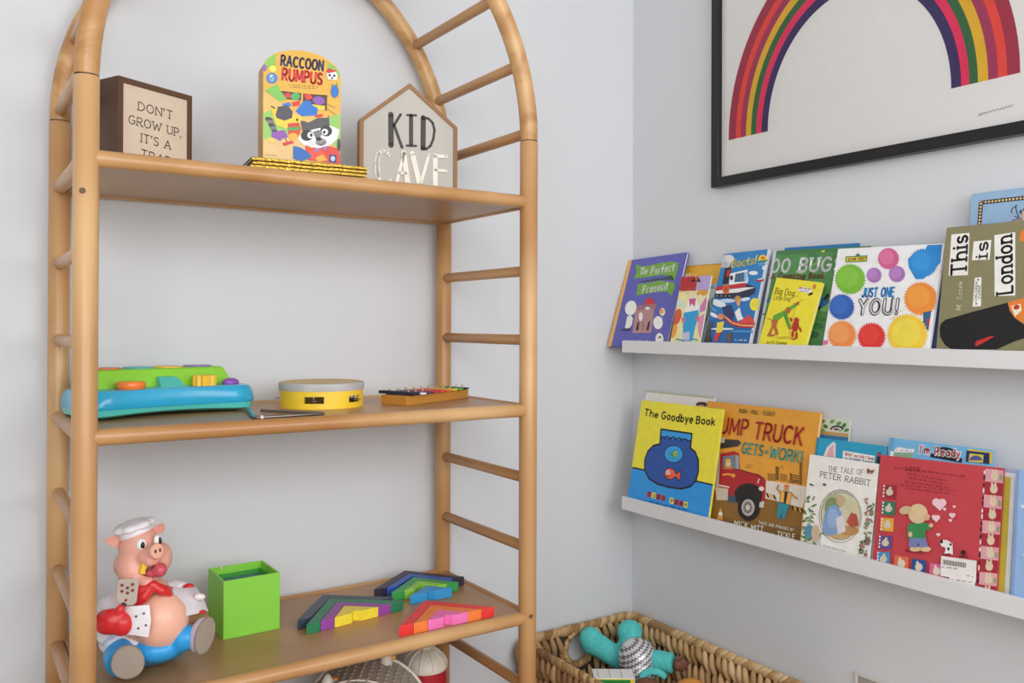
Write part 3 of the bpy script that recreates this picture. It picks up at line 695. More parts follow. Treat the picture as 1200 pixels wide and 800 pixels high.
a.line([(122,428),(150,424),(182,432)],7,'eaa63a'); a.poly([(175,418),(190,434),(172,444)],'eaa63a')
a.poly([(80,490),(150,500),(148,560),(90,560)],'c9bda2'); a.poly([(150,535),(200,535),(205,572),(150,570)],'3f5263')
a.poly([(92,310),(110,310),(100,490),(85,490)],'b9b2a6'); a.line([(100,482),(155,492)],5,'e8e0d4')
a.ell(255,530,72,58,'221e1e',a0=180,a1=360); a.poly([(185,530),(327,530),(318,592),(192,570)],'221e1e')
a.ell(258,598,58,70,'1f1b1c'); a.ell(254,598,34,44,'b9b2aa'); a.ell(253,598,24,32,'8f8983'); a.ell(253,598,11,14,'d2ccc4')
for i in range(8): a.ell(253+18*math.cos(i*PI/4),598+24*math.sin(i*PI/4),4,5,'5a5450')
a.line([(200,398),(300,428),(336,446)],4,'7c1218'); a.ell(324,500,14,12,'e2d8cc'); a.line([(305,470),(312,450)],6,'d9d2cc'); a.poly([(315,570),(340,565),(335,600),(312,596)],'c9c2ba')
a.poly([(108,604),(116,604),(124,662),(92,660)],'e29a2a'); a.poly([(104,622),(120,622),(122,640),(100,640)],'f0e6d0')
a.text('PUSH - PULL - FLOAT!',(208,105),(392,122),20,'5c5c30',.16)
a.text('DUMP',(62,205),(246,222),76,'b02a20',.16,0,.04,jit=.02); a.text('TRUCK',(284,238),(530,272),84,'b02a20',.16,0,.04,jit=.02)
a.text('GETS',(220,312),(326,330),54,'2a9a92',.16,0,.05,jit=.02); a.text('TO',(340,318),(356,320),18,'2a9a92',.2); a.text('WORK!',(364,336),(530,366),58,'2a9a92',.16,0,.05,jit=.02)
a.ell(455,492,15,14,'dd6a1c',a0=180,a1=360); a.ell(454,503,11,13,'c98a5a'); a.poly([(425,510),(485,520),(470,585),(418,575)],'2b2a2c'); a.poly([(428,512),(446,516),(440,572),(420,570)],'eda83a'); a.poly([(462,520),(484,524),(470,582),(452,578)],'eda83a'); a.line([(424,520),(406,500),(414,482)],9,'c98a5a'); a.line([(484,530),(510,552)],9,'c98a5a')
a.poly([(415,572),(470,582),(444,660),(428,656),(436,612),(418,655),(402,648)],'1f8a9c'); a.line([(482,600),(468,660)],2,'6a6258'); a.line([(400,560),(392,630)],2,'6a6258')
a.text('MICK',(182,690),(252,704),26,'f3ead8',.18); a.text('MITT',(270,712),(332,724),26,'f3ead8',.18); a.text('TALES AND PHRASES BY',(310,682),(492,722),14,'f3ead8',.16); a.text('AND',(354,740),(392,748),12,'f3ead8',.18); a.text('TICKLE',(408,748),(496,764),26,'f3ead8',.18)
a.done(a.cover)

a = book('book with leafy green art above a blue band, behind the turquoise book', -.6554, .1233, .3113, 11, 1.0, -.066, LOZ, .006, 'd9dccf', group=LOG)
a.zoom(820, 460, 4.444)
RB(a, 0, .88, 1, 1, 'cfd6c0'); RB(a, 0, .868, 1, .895, 'c99a5a'); RB(a, 0, 0, 1, .868, '2f7ca8')
for (x, y, c_) in ((640,150,'5b9440'),(655,175,'3f7a34'),(690,150,'6fa04c'),(700,185,'4a7f3a'),(725,160,'5b9440'),(752,170,'3f7a34'),(735,190,'74a858'),(765,195,'5b9440'),(640,195,'74a858')): a.ell(x,y,14,9,c_,rot=random.uniform(-50,50))
a.ell(715,192,36,22,'3a3a3c',a0=180,a1=360); a.ell(715,194,26,15,'cfd0c4',a0=180,a1=360); a.ell(712,190,14,6,'8a2f4a')
a.done(a.cover)
a = book('turquoise book with a pale pink ear on it, behind the white book with the oval', -.7078, .1800, .2662, 10.5, .1, -.0905, LOZ, .008, '1a9bbf', '1488aa', group=LOG)
a.zoom(930, 490, 4.446)
RB(a, 0, 0, .04, 1, '1385a8')
a.poly([(155,195),(175,150),(205,122),(220,130),(218,205)],'e6d6d4'); a.poly([(172,195),(188,155),(208,138),(210,205)],'dca8ae')
a.poly([(258,168),(425,196),(420,240),(255,212)],'efe9e0'); a.text('BRIGHT and EARLY Books',(268,192),(420,218),14,'c2342c',.18); a.text('for BEGINNING Beginners',(266,212),(416,236),12,'2a5f9a',.18)
a.poly([(440,175),(455,178),(452,240),(430,236)],'2a2438'); a.ell(446,190,7,10,'c2342c')
a.done(a.cover)
a = book('white storybook with grey serif title and a round garden scene between leafy vines', -.7113, .1805, .2259, 10.5, .7, -.1112, LOZ, .013, 'ebe6df', 'dcd6cc', group=LOG)
a.zoom(930, 490, 4.446)
a.text('THE TALE OF',(180,275),(362,294),25,'3e3a38',.11,.10); a.text('PETER RABBIT',(138,305),(398,352),29,'3e3a38',.12,.11)
a.ell(243,510,113,140,'8e8a80'); a.ell(243,512,109,135,'ddd6c6'); a.ell(245,508,104,126,'6a665c'); a.ell(246,508,101,122,'cfc7a8')
a.ell(215,430,60,38,'a9b48e'); a.ell(200,470,38,60,'7f9160'); a.ell(300,450,36,40,'c9c49c'); a.ell(240,590,82,36,'c9a46a'); a.ell(292,585,50,26,'b98a50')
a.poly([(150,590),(160,500),(188,455),(222,450),(250,490),(262,560),(240,600),(190,612)],'7f9ec9'); a.ell(205,520,30,50,'92afd6'); a.poly([(222,520),(262,500),(272,590),(230,604)],'d9d2d0'); a.poly([(275,540),(300,490),(330,500),(342,560),(300,568)],'b5503c'); a.ell(320,470,18,22,'d2c29a'); a.ell(245,430,22,26,'c4a680')
for i in range(34):
    x = random.uniform(40,110); y = random.uniform(320,660); x = 120-(y-320)*.2+random.uniform(-28,24)
    a.ell(x,y,13,5,random.choice(['5a7f4a','7c9a62','46703e','91ad7c']),rot=random.uniform(-70,70))
for i in range(40):
    y = random.uniform(405,710); x = 405-(y-405)*.03+random.uniform(-24,18)-max(0,(y-600))*.25
    a.ell(x,y,12,5,random.choice(['5a7f4a','7c9a62','46703e','9a7a5c','a56a6a']),rot=random.uniform(-70,70))
for i in range(18):
    a.ell(random.uniform(335,395),random.uniform(620,725),9,6,random.choice(['e9e5df','6b6256','a8705e','3f4a3a']),rot=random.uniform(-70,70))
for i in range(16): a.ell(random.uniform(60,160),random.uniform(600,668),12,6,random.choice(['5a8f5a','3f7a6a','7c9a62']),rot=random.uniform(-60,60))
a.ell(88,590,26,34,'4f8aa8'); a.ell(120,600,22,46,'c9b190'); a.poly([(148,600),(215,650),(300,690),(300,705),(150,668)],'ebe6df')
a.poly([(390,258),(405,272),(398,290),(386,282)],'7c4a3a'); a.poly([(405,272),(428,268),(420,285),(405,290)],'8a523c'); a.ell(166,346,10,7,'6b5a48',rot=20)
a.text('BY BEATRIX POTTER',(160,670),(275,700),11,'5a5654',.12,.08)
a.done(a.cover)

a = book('light blue book with red lettering and a navy corner panel, behind the red board book', -.8930, .2255, .2860, 10, -.1, -.0865, LOZ, .006, '6fb3dc', 'd8b84a', group=LOG)
a.zoom(1020, 510, 6.667)
RB(a, 0, 0, .05, 1, '5aa2cf')
a.poly([(210,165),(215,85),(345,100),(340,180)],'86bfe0'); a.poly([(190,110),(215,92),(300,108),(345,108),(340,132),(188,130)],'f0ece6'); a.poly([(186,132),(340,140),(330,180),(180,170)],'8fae8a'); a.scrib((200,118),(330,128),12,'b0504a',3)
a.ell(585,118,72,26,'15161c',a0=180,a1=360,rot=5); a.poly([(470,140),(720,180),(715,215),(470,170)],'15161c')
a.text("I'm Ready",(384,138),(700,172),60,'f4f0ee',.34); a.text("I'm Ready",(386,136),(698,170),54,'c32a26',.17)
a.poly([(768,104),(965,134),(955,220),(750,200)],'d9b83a'); a.poly([(752,118),(932,138),(930,225),(745,205)],'1d2a55'); a.poly([(775,140),(885,152),(880,215),(768,205)],'cfc04a'); a.ell(825,195,50,38,'6a4a86',a0=180,a1=360); a.ell(830,175,28,16,'3f5a9a')
a.poly([(160,120),(186,128),(180,170),(150,165)],'e8ecf0')
a.done(a.cover)
a = book('grey lilac book, its top and corner showing behind the red book', -.8991, .2870, .2471, 10, 1.9, -.0960, LOZ, .006, 'a9aec4', 'c9c9d0', group=LOG)
a.done(a.cover)
a = book('white-edged book with yellow and blue border stripes, half hidden behind the red book', -.9510, .2301, .2419, 10, 1.9, -.1045, LOZ, .006, 'e2e2e4', group=LOG)
RB(a, .3, .02, .965, .965, 'c9b32a'); RB(a, .3, .06, .91, .92, '4b83b4'); RB(a, .3, .3, .87, .9, '5b93c2')
a.done(a.cover)
a = book('red board book with picture tabs and a price sticker, a small figure in green', -.8985, .2629, .2498, 10.0, 1.7, -.1112, LOZ, .0045, 'c43c46', 'b02834', group=LOG)
a.zoom(1010, 500, 3.81)
def trap(x0, x1, ya, yb, c): a.poly([(x0,ya),(x1,ya+(x1-x0)*.105),(x1,yb+(x1-x0)*.105),(x0,yb)],c)
for i in range(10):
    y = 186+i*57.5; x = 553-i*3.2
    a.poly([(x,y),(x+80,y+9),(x+77,y+66),(x-3,y+57)], 'dd9aa4' if i % 2 == 0 else 'a81e30')
    a.ell(x+40,y+34,17,20,'d9c4a4'); a.ell(x+32,y+14,5,11,'d9c4a4'); a.ell(x+47,y+14,5,11,'d9c4a4')
    if i % 2 == 0: a.ell(x+68,y+40,8,14,'8aa070')
    a.poly([(x-8,y+8),(x-1,y+9),(x-2,y+24),(x-9,y+23)],'2a1a1e' if i % 3 else 'f0e0e0'); a.poly([(x-9,y+30),(x-2,y+31),(x-3,y+52),(x-10,y+50)],'e8d0d0' if i % 2 else '2a1a1e')
for (x, y, c_) in ((98,258,'9c2434'),(94,332,'1f7a5c'),(88,405,'e2a22a'),(80,484,'5a4a8c'),(72,556,'3a8ac0')):
    a.poly([(x,y),(x+58,y+4),(x+55,y+64),(x-4,y+58)],c_); a.ell(x+28,y+34,16,15,'cfc2ac'); a.ell(x+30,y+18,6,10,'cfc2ac',rot=25)
    for i in range(4): a.ell(x+4-i,y+6+i*15,4,5,'f0dcd8')
for (x, y, c_) in ((150,572,'d8683a'),(228,588,'1d4a8c'),(308,606,'d85a8c')):
    a.poly([(x,y),(x+64,y+10),(x+60,y+68),(x-4,y+58)],c_); a.ell(x+30,y+38,17,18,'d8cbb8'); a.ell(x+24,y+20,6,10,'d8cbb8')
for (x0, y0, x1, y1) in ((145,186,468,226),(205,212,392,246),(215,232,390,262),(196,248,398,276),(176,262,424,290),(198,278,392,302)): a.scrib((x0,y0),(x1,y1),9,'7c1422',1.8,int(y0))
a.text('LOVE',(200,193),(262,200),17,'7c1422',.16)
for (x, y, r_) in ((350,345,30),(335,408,18),(408,396,14),(346,482,9),(417,357,7),(400,418,8),(374,368,8)):
    a.ell(x-r_*.45,y-r_*.25,r_*.62,r_*.6,'efc4cc'); a.ell(x+r_*.45,y-r_*.2,r_*.62,r_*.6,'efc4cc'); a.poly([(x-r_,y),(x+r_,y+r_*.05),(x+r_*.1,y+r_)],'efc4cc')
a.ell(255,552,60,10,'8c1a26'); a.ell(244,545,26,12,'d8b98c'); a.ell(290,546,24,12,'d8b98c')
a.poly([(218,490),(290,490),(300,535),(262,540),(258,515),(250,540),(214,535)],'6f7fb0'); a.poly([(212,435),(280,425),(312,440),(310,460),(290,462),(288,498),(210,495),(208,470)],'2f8a4c'); a.ell(314,440,10,9,'d8b98c'); a.ell(222,480,9,12,'d8b98c')
a.ell(256,388,44,44,'d8bd90'); a.ell(200,372,28,18,'cfb184',rot=-15); a.ell(296,404,16,14,'dba28a'); a.ell(312,408,5,5,'4a2a2a')
a.poly([(355,510),(385,505),(410,520),(412,570),(372,572),(380,545)],'e8e4e0'); a.ell(370,520,14,16,'e8e4e0'); a.ell(362,512,6,9,'22201f'); a.ell(392,545,6,7,'22201f'); a.ell(402,525,5,6,'22201f'); a.ell(388,570,18,5,'7c1422')
a.ell(458,562,12,12,'3a1218'); a.poly([(440,575),(480,578),(478,582),(440,580)],'3a1218')
a.poly([(360,576),(518,598),(515,688),(505,720),(395,690),(396,672),(356,664)],'e6e0da')
for i in range(26): a.poly([(368+i*4,592+i*.6),(370+i*4+(i % 3)*.6,592+i*.6),(369+i*4+(i % 3)*.6,614+i*.6),(367+i*4,614+i*.6)],'4a4644'); a.k -= 1
a.k += 2
a.scrib((362,628),(436,638),9,'4a4644',2); a.scrib((474,668),(502,672),10,'4a4644',2.4); a.scrib((405,684),(496,697),8,'6a6462',1.8)
a.done(a.cover)
a = book('pale blue book with white dots at the right end of the lower ledge', -1.1878, .19, .2581, 6.4, .6, -.112, LOZ, .011, '8fb2dc', '8a8f9a', group=LOG)
RB(a, 0, 0, .03, 1, '7c9cc8')
for i in range(30):
    x, y = random.uniform(.06, .96), random.uniform(.05, .95)
    a.raw([(a.w*x+.004*math.cos(t), a.h*y+.0035*math.sin(t)) for t in [2*PI*j/8 for j in range(8)]], 'cfdcf0'); a.k -= 1
a.done(a.cover)

# ================================================= things on the bookshelf
T1, T2, T3 = 1.5367, 1.0684, .6034
def front_frame(name, label, cat, x, y, z, deg, group=None):
    """a thing whose front face is the x-y plane of its own frame, z pointing out of the face"""
    a = math.radians(deg); r = Vector((math.cos(a), math.sin(a), 0)); u = Vector((0, 0, 1)); n = r.cross(u)
    o = bpy.data.objects.new(name, None); COL.objects.link(o); o.empty_display_size = .05
    o.matrix_world = Matrix(((r.x, u.x, n.x, x), (r.y, u.y, n.y, y), (r.z, u.z, n.z, z), (0, 0, 0, 1)))
    tag(o, label, cat, group)
    return o, Art(Vector((x, y, z)), r, u)

# ---- box sign
WALNUT = wood('walnut', '4a3020', '7a5638', 1, .6, 10)
o, a = front_frame('box_sign', 'dark wooden box sign with a cream lettered face, left on the top shelf', 'sign', -1.5251, -.2966, T1, 26.2)
w_, h_, d_ = .1651, .1704, .06
mb = MB(); ringprism(mb, [(0,0),(w_,0),(w_,h_),(0,h_)], [(.011,.011),(w_-.011,.011),(w_-.011,h_-.011),(.011,h_-.011)], -d_, 0, WALNUT); mb.build('frame', o, bevel=.001)
face = MB().box((.010, .010, -d_+.004), (w_-.010, h_-.010, -.0025), paint('cdb9a2', .6, 1.15, .03)).build('face_panel', o)
a.z0 = -.0025; a.zoom(110, 80, 6.669)
a.text("DON'T", (347,325), (612,398), 64, '262220', .12, .15); a.text('GROW UP,', (273,428), (682,537), 64, '262220', .12, .15); a.text("IT'S A", (368,573), (598,633), 64, '262220', .12, .15)
a.text('TRAP', (368,700), (595,762), 68, '262220', .12, .15)
a.done(face)

# ---- gold-spined stack
GOLD = paint('c9a53c', .28, 1.0, .35, 260, .85, .6); GB = ['8a6a4a', '5a3f30', 'b09a6a', '6a5a4a', '7a4a30']
ga = math.radians(-6.7); gr = Vector((math.cos(ga), math.sin(ga), 0)); gn = Vector((-math.sin(ga), math.cos(ga), 0))
for k in range(5):
    off = [.0, .003, -.002, .002, 0][k]
    lab = ['thin gold-foil-spined book at the bottom of the stack under the raccoon game box', 'thin gold-foil-spined book, second from the bottom under the raccoon game box', 'thin gold-foil-spined book in the middle of the stack under the raccoon game box', 'thin gold-foil-spined book, second from the top under the raccoon game box', 'thin gold-foil-spined book lying topmost, directly under the raccoon game box'][k]
    p = Vector((-1.2975, -.3608, 0))+gr*off+gn*abs(off)
    t = thing('thin_book', lab, 'book', (p.x, p.y, T1+.0072*k), ga, 'gold-spined books under the game box')
    MB().box((0, .004, 0), (.2288, .185, .0009), paint(GB[k], .5)).build('back_cover', t)
    MB().box((0, .004, .0062), (.2288, .185, .0071), paint(GB[(k+2) % 5], .5)).build('front_cover', t)
    MB().box((.002, .006, .0009), (.2268, .183, .0062), paint(PAGE, .7, 1, .05, 200)).build('page_block', t)
    prof = [(.010, 0), (.003, .0001), (.0006, .0012), (0, .0035), (.0006, .0059), (.003, .0070), (.010, .0071)]
    n_ = 60; rings = []
    for i in range(n_+1):
        x = .2288*i/n_; j = .0005*random.uniform(-1, 1); rings.append([(x, q[0]+(j if 0 < s_ < 6 else 0), q[1]) for s_, q in enumerate(prof)])
    mb = MB(); mb.rings(rings, GOLD); mb.build('foil_spine', t, 30)

# ---- raccoon game box
o, a = front_frame('game_box', 'round-topped yellow game box with a raccoon on it, standing on the gold-spined books', 'game box', -1.2686, -.335, T1+.0361, -7.4)
w_, h_, d_ = .155, .2268, .056
sp = .182
def arch(w, sp, h, n=24): return [(0, 0), (w, 0), (w, sp)]+[(w/2+w/2*math.cos(PI*i/n), sp+(h-sp)*math.sin(PI*i/n)) for i in range(1, n)]+[(0, sp)]
YEL = paint('d9a62c', .35, 1.1); SIDE = paint('c89b3e', .4, 1.05, .15, 30)
body = MB().prism(arch(w_, sp, h_), -d_, 0, YEL, side=SIDE).build('carton', o, 30)
MB().prism([(p[0]*1.0, p[1]) for p in arch(w_, sp, h_)], -.0245, -.0235, paint('a87c2c', .5)).build('lid_seam', o)
a.zoom(290, 50, 5.33)
def inside(fr):
    """keep the print on the face"""
    return [(min(max(u, .0004), w_-.0004), min(max(v, .0004), h_-.0004)) for u, v in fr]
P = lambda pts, c: a.raw(inside([a.uv(p) for p in pts]), c)
P([(95,300),(100,720),(580,790),(578,480),(500,470),(300,430)],'d9b25c')
P([(98,440),(150,420),(300,470),(330,560),(180,600),(100,610)],'8cc05a'); P([(500,470),(578,440),(578,690),(560,690),(520,560)],'8cc05a'); P([(100,610),(200,560),(340,600),(400,700),(300,740),(100,715)],'dcb878')
P([(108,122),(130,95),(178,68),(172,150),(112,160)],'7fb84a'); P([(500,120),(545,150),(575,195),(578,225),(540,170),(500,160)],'7fb84a')
a.ell(158,162,22,20,'e8d84a'); a.ell(107,158,14,22,'8a62a8'); a.ell(152,222,35,34,'2a6fae'); a.ell(152,222,29,28,'3f86c4'); a.text('5',(142,238),(160,240),34,'e8eef4',.2)
a.text('RACCOON',(210,140),(470,175),62,'2a2a52',.2,0,.06,jit=.02); a.text('RUMPUS',(218,230),(462,262),70,'cf2c2a',.21,0,.06,jit=.02)
a.scrib((255,268),(445,280),9,'6a5420',2); a.scrib((270,282),(430,291),8,'6a5420',2)
P([(200,300),(335,315),(335,360),(205,350)],'4a3428'); P([(348,318),(498,328),(495,425),(345,400)],'4a3428')
P([(112,300),(150,275),(190,262),(205,300),(245,350),(200,368),(150,330)],'74b84a'); P([(225,318),(262,312),(285,345),(240,345)],'c8322c'); a.ell(300,335,28,24,'4aa45a'); P([(352,325),(390,320),(408,345),(370,362)],'d8342c'); a.ell(445,362,38,26,'8a4fa8',rot=10); P([(400,385),(485,395),(482,425),(410,418)],'d9c62c')
P([(300,430),(352,362),(400,368),(395,385),(440,410),(432,455),(340,460)],'1f6ec2'); P([(218,382),(262,372),(275,395),(225,405)],'2a6fc0'); P([(275,372),(330,362),(325,392),(285,398)],'cf2f2a'); P([(420,452),(470,446),(470,464),(424,468)],'cf2f2a')
P([(148,402),(190,410),(280,450),(330,460),(345,480),(320,510),(240,535),(180,515),(160,460)],'e8c21e')
P([(175,450),(190,400),(250,392),(282,430),(278,470),(230,488),(180,470)],'4a484c'); a.line([(150,398),(170,410)],9,'3a3434')
P([(250,505),(320,498),(335,540),(320,580),(255,575)],'c8402c'); P([(250,530),(330,525),(325,545),(252,550)],'4f9a4a'); a.ell(285,588,30,24,'e0a82a'); a.ell(310,482,7,9,'2a2020')
for i in range(6): a.ell(135+i*9,480+i*19,26-i*1.5,14,'3c3a3e' if i % 2 == 0 else '77757a',rot=20)
P([(150,560),(230,545),(255,590),(215,600),(205,615),(180,600),(150,590)],'8a4fa8'); a.ell(148,612,20,14,'e8c83a',rot=20); P([(218,625),(280,612),(290,628),(225,646)],'cf2f2a'); a.line([(235,600),(250,622)],5,'4a484c')
# the animal in a red top
P([(360,640),(400,660),(480,640),(560,660),(578,700),(578,760),(380,735),(365,700)],'d23a26'); a.ell(430,700,50,38,'e04a2c')
P([(330,488),(352,490),(380,500),(440,470),(500,470),(508,452),(510,500),(515,540),(480,560),(400,560),(345,560)],'4f4d52')
P([(312,600),(345,560),(420,540),(520,520),(572,545),(560,600),(520,640),(440,660),(350,640)],'f2f0ee')
a.ell(372,580,40,34,'2a282c',rot=-15); a.ell(490,552,38,34,'2a282c',rot=10); P([(405,560),(440,545),(470,555),(450,600),(425,600)],'77757a')
a.ell(393,578,20,20,'f4f4f2'); a.ell(482,558,20,20,'f4f4f2'); a.ell(397,578,9,11,'17161a'); a.ell(478,560,9,11,'17161a')
a.ell(458,622,36,24,'8d8a8e'); a.ell(444,602,19,12,'17161a'); a.line([(440,630),(458,640),(480,622)],5,'5a1f24')
for s_ in (-1, 1):
    for i in range(3): a.line([(458+s_*40,622+i*7),(458+s_*85,612+i*16)],1.5,'6a686c')
P([(285,645),(330,655),(385,690),(400,715),(340,740),(285,725)],'1f62b0'); P([(420,720),(470,700),(500,735),(440,745)],'e8a42a'); P([(512,700),(555,702),(552,752),(508,745)],'243a7a'); a.ell(532,725,14,16,'b9c4e4'); a.ell(570,640,10,40,'3a383c'); a.ell(432,672,12,12,'8a7ab8'); a.ell(480,660,12,12,'8a7ab8')
P([(490,185),(535,165),(560,200),(555,235),(500,230)],'f0eeec'); P([(488,180),(505,160),(545,172),(552,182),(500,195)],'c8322c'); a.ell(512,205,9,8,'2a282c'); a.ell(540,208,9,8,'2a282c'); a.ell(526,222,8,6,'17161a'); a.ell(544,305,24,40,'1f6ec2'); a.line([(528,262),(530,280)],6,'3f8a3a'); a.line([(556,258),(556,276)],6,'3f8a3a')
a.line([(500,385),(550,408)],3,'a87c3c'); a.line([(500,415),(550,450)],3,'a87c3c'); a.line([(180,705),(110,700)],2,'8a6a3a')
a.done(body, 'box_print', 'title_lettering')

# ---- house-shaped sign
o, a = front_frame('house_sign', 'grey house-shaped wooden sign with charcoal and cream raised letters, right on the top shelf', 'sign', -1.006, -.2012, T1, -13.5)
w_, he, hp = .232, .1798, .2735
OAK = wood('oak_trim', '8a5f34', 'b98a54', 1, .5, 12); GREY = wood('greywash', 'bdb9b0', 'd2cfc6', 1, .65, 9)
def house(i): return [(i, i), (w_-i, i), (w_-i, he-i*.35), (w_/2, hp-i*1.25), (i, he-i*.35)]
mb = MB(); ringprism(mb, house(0), house(.0095), -.034, 0, OAK); mb.build('frame', o, bevel=.0008)
hf = MB().prism(house(.0085), -.030, -.003, GREY).build('face_panel', o)
a.z0 = -.003; a.zoom(410, 90, 5.93)
def raised(name, strokes, wds, h, th):
    mb = MB(); m = paint(h, .55, 1.1)
    for pts, wd in zip(strokes, wds):
        q = [a.uv(p) for p in pts]
        for p0, p1 in zip(q[:-1], q[1:]):
            dx, dy = p1[0]-p0[0], p1[1]-p0[1]; L_ = math.hypot(dx, dy); nx, ny = -dy/L_*wd/2, dx/L_*wd/2
            mb.prism([(p0[0]-nx, p0[1]-ny), (p1[0]-nx, p1[1]-ny), (p1[0]+nx, p1[1]+ny), (p0[0]+nx, p0[1]+ny)], -.0031, -.003+th, m)
        for p0 in q: mb.prism([(p0[0]+wd/2*math.cos(2*PI*i/12), p0[1]+wd/2*math.sin(2*PI*i/12)) for i in range(12)], -.0031, -.003+th, m)
    mb.build(name, hf)
CH, CR = '3d3733', 'eee6d8'
raised('letter_k', [[(285,262),(286,475)], [(352,262),(302,345)], [(305,330),(362,490)]], [.0125, .006, .0068], CH, .0008)
raised('letter_i', [[(425,270),(425,475)], [(398,266),(460,268)], [(395,478),(460,480)]], [.0095, .005, .005], CH, .0008)
raised('letter_d', [[(510,285),(508,495)], [(505,282),(545,290),(575,320),(588,370),(580,430),(560,480),(530,502),(500,503)]], [.0122, .0058], CH, .0008)
raised('letter_c', [[(270,545),(250,520),(222,516),(200,535),(190,580),(188,640),(192,690),(215,735),(255,745),(280,720)], [(196,540),(186,600),(190,690)]], [.007, .0115], CR, .003)
raised('letter_a', [[(375,530),(320,750)], [(372,530),(402,750)], [(340,668),(392,672)]], [.007, .0120, .006], CR, .003)
raised('letter_v', [[(432,535),(485,755)], [(545,548),(488,755)]], [.0120, .007], CR, .003)
raised('letter_e', [[(590,550),(592,770)], [(585,550),(668,556)], [(590,648),(668,655)], [(590,770),(668,778)]], [.0112, .0075, .006, .007], CR, .003)

# ---- green and blue music toy
t = thing('toy_piano', 'blue and lime green plastic piano toy with orange, yellow and purple knobs', 'toy', (-1.563, -.285, T2), math.radians(10.5))
BLU, TEAL, LIM = paint('00a2cc', .25, 1.1, .02, coat=.3), paint('48bdb2', .3, 1.15, .02), paint('86cc1c', .3, 1.1, .02)
LW = .315
def outline(i, rec):
    """rounded outline with a hollowed front edge"""
    pts = []; c = .035
    x0, x1, y0, y1 = i-.012, LW+.012-i, i, .172-i
    for k in range(25):
        x = x0+c+(x1-x0-2*c)*k/24; s_ = (x-LW/2)/(LW/2-c); pts.append((x, y0+rec*max(0, 1-s_*s_)))
    pts += [(x1-c*.45, y0+c*.12), (x1-c*.12, y0+c*.45), (x1, y0+c), (x1, y1-c), (x1-c*.3, y1-c*.3), (x1-c, y1), (x0+c, y1), (x0+c*.3, y1-c*.3), (x0, y1-c), (x0, y0+c), (x0+c*.12, y0+c*.45), (x0+c*.45, y0+c*.12)]
    return pts
def slab(mb, lv, m, arc=0):
    R_ = []
    for i, z, rec in lv:
        R_.append([(p[0], p[1], z+(arc*max(0, 1-((p[0]-LW/2)/(LW/2))**2) if p[1] < .06 and arc else 0)) for p in outline(i, rec)])
    mb.rings(R_, m)
mb = MB(); slab(mb, [(.010, .003, .018), (.002, .007, .015), (.000, .0195, .012)], TEAL, .0045); mb.build('bottom_shell', t, 35)
mb = MB(); slab(mb, [(.000, .0197, .012), (-.002, .024, .012), (.0015, .046, .010), (.006, .0535, .008), (.012, .055, .006)], BLU, 0)
bs = mb.build('top_shell', t, 35)
mb = MB()
f0 = [(.010, .066), (LW-.010, .066), (LW-.010, .164), (.010, .164)]; f1 = [(.026, .080), (LW-.026, .080), (LW-.030, .158), (.030, .158)]
mb.rings([[(x, y, .053) for x, y in f0], [(x, y, .088) for x, y in f1], [(x+(.004 if x < .1 else -.004), y+(.004 if y < .1 else -.004), .0905) for x, y in f1]], LIM)
kb = mb.build('keyboard_block', t, bevel=.003)
for k, c_ in enumerate(('e2622a', '3fb0b8', 'e8b42a', '8a6aa8')):
    x0 = .034+k*.062
    MB().prism([(x0+.028+.028*math.cos(2*PI*i/24), .119+.032*math.sin(2*PI*i/24)) for i in range(24)], .0895, .0930, paint(c_, .35, 1.1)).build('key', kb, bevel=.001)
MB().lathe([(.0, .054), (.024, .054), (.0265, .058), (.0265, .066), (.0245, .069), (.0, .0695)], paint('f07a1c', .3, 1.1), 32, Matrix.Translation((.082, .040, 0))).build('orange_button', t, 40)
mb = MB(); mb.rings([[(.128, .028, .054), (.196, .028, .054), (.196, .078, .054), (.128, .078, .054)], [(.138, .034, .0575), (.186, .034, .0575), (.182, .074, .0575), (.142, .074, .0575)], [(.142, .056, .074), (.178, .056, .074), (.176, .074, .075), (.144, .074, .075)]], TEAL); mb.build('slider', t, bevel=.0015)
MB().prism([((.0215+.0022*math.cos(12*q))*math.cos(q)+.231, (.0215+.0022*math.cos(12*q))*math.sin(q)+.046) for q in [2*PI*i/96 for i in range(96)]], .054, .0755, paint('f2bd1e', .35, 1.1)).build('gear_knob', t, 30)
MB().ball((.288, .046, .058), (.018, .013, .010), paint('8a4fb0', .25, 1.1)).build('purple_button', t, 60)
for x in (.03, LW-.03):
    for y in (.035, .14): MB().lathe([(.007, 0), (.008, .001), (.008, .003), (.006, .0045)], paint('1c5a60', .7), 14, Matrix.Translation((x, y, 0))).build('foot', t, 40)

# ---- triangle chime
t = thing('triangle_chime', 'small steel triangle chime with a teal sleeve, lying in front of the tambourine', 'instrument', (-1.16, -.398, T2+.0043))
ST = paint('8d857c', .3, 1, .05, 60, .9)
c1, c2, c3, c4 = Vector((0, 0, 0)), Vector((-.142, -.004, 0)), Vector((-.106, .165, 0)), Vector((-.089, .129, 0))
def corner(a_, b_, c_, r=.012): 
    d1 = (a_-b_).normalized(); d2 = (c_-b_).normalized(); return [b_+d1*r, b_+(d1+d2)*r*.28, b_+d2*r]
pts = [c3]+[c2+(c3-c2)*.5]+corner(c3, c2, c1)+[c2+(c1-c2)*.5]+corner(c2, c1, c4)+[c1+(c4-c1)*.5, c4]
MB().tube(pts, .0034, ST, 12).build('steel_rod', t, 50)
d = (c3-c2); MB().rod(c2+d*.08+Vector((0,0,.0005)), c2+d*1.0+Vector((0,0,.0005)), .0039, paint('1f9aa8', .4, 1.1), 14, .5).build('teal_sleeve', t, 50)
MB().lathe([(.0, -.0022), (.0042, -.0022), (.0042, .0022), (0, .0022)], paint('e8e4de', .4), 14, Matrix.Translation(c2+(c1-c2)*.09) @ Matrix.Rotation(PI/2, 4, 'Y')).build('bead', t, 40)

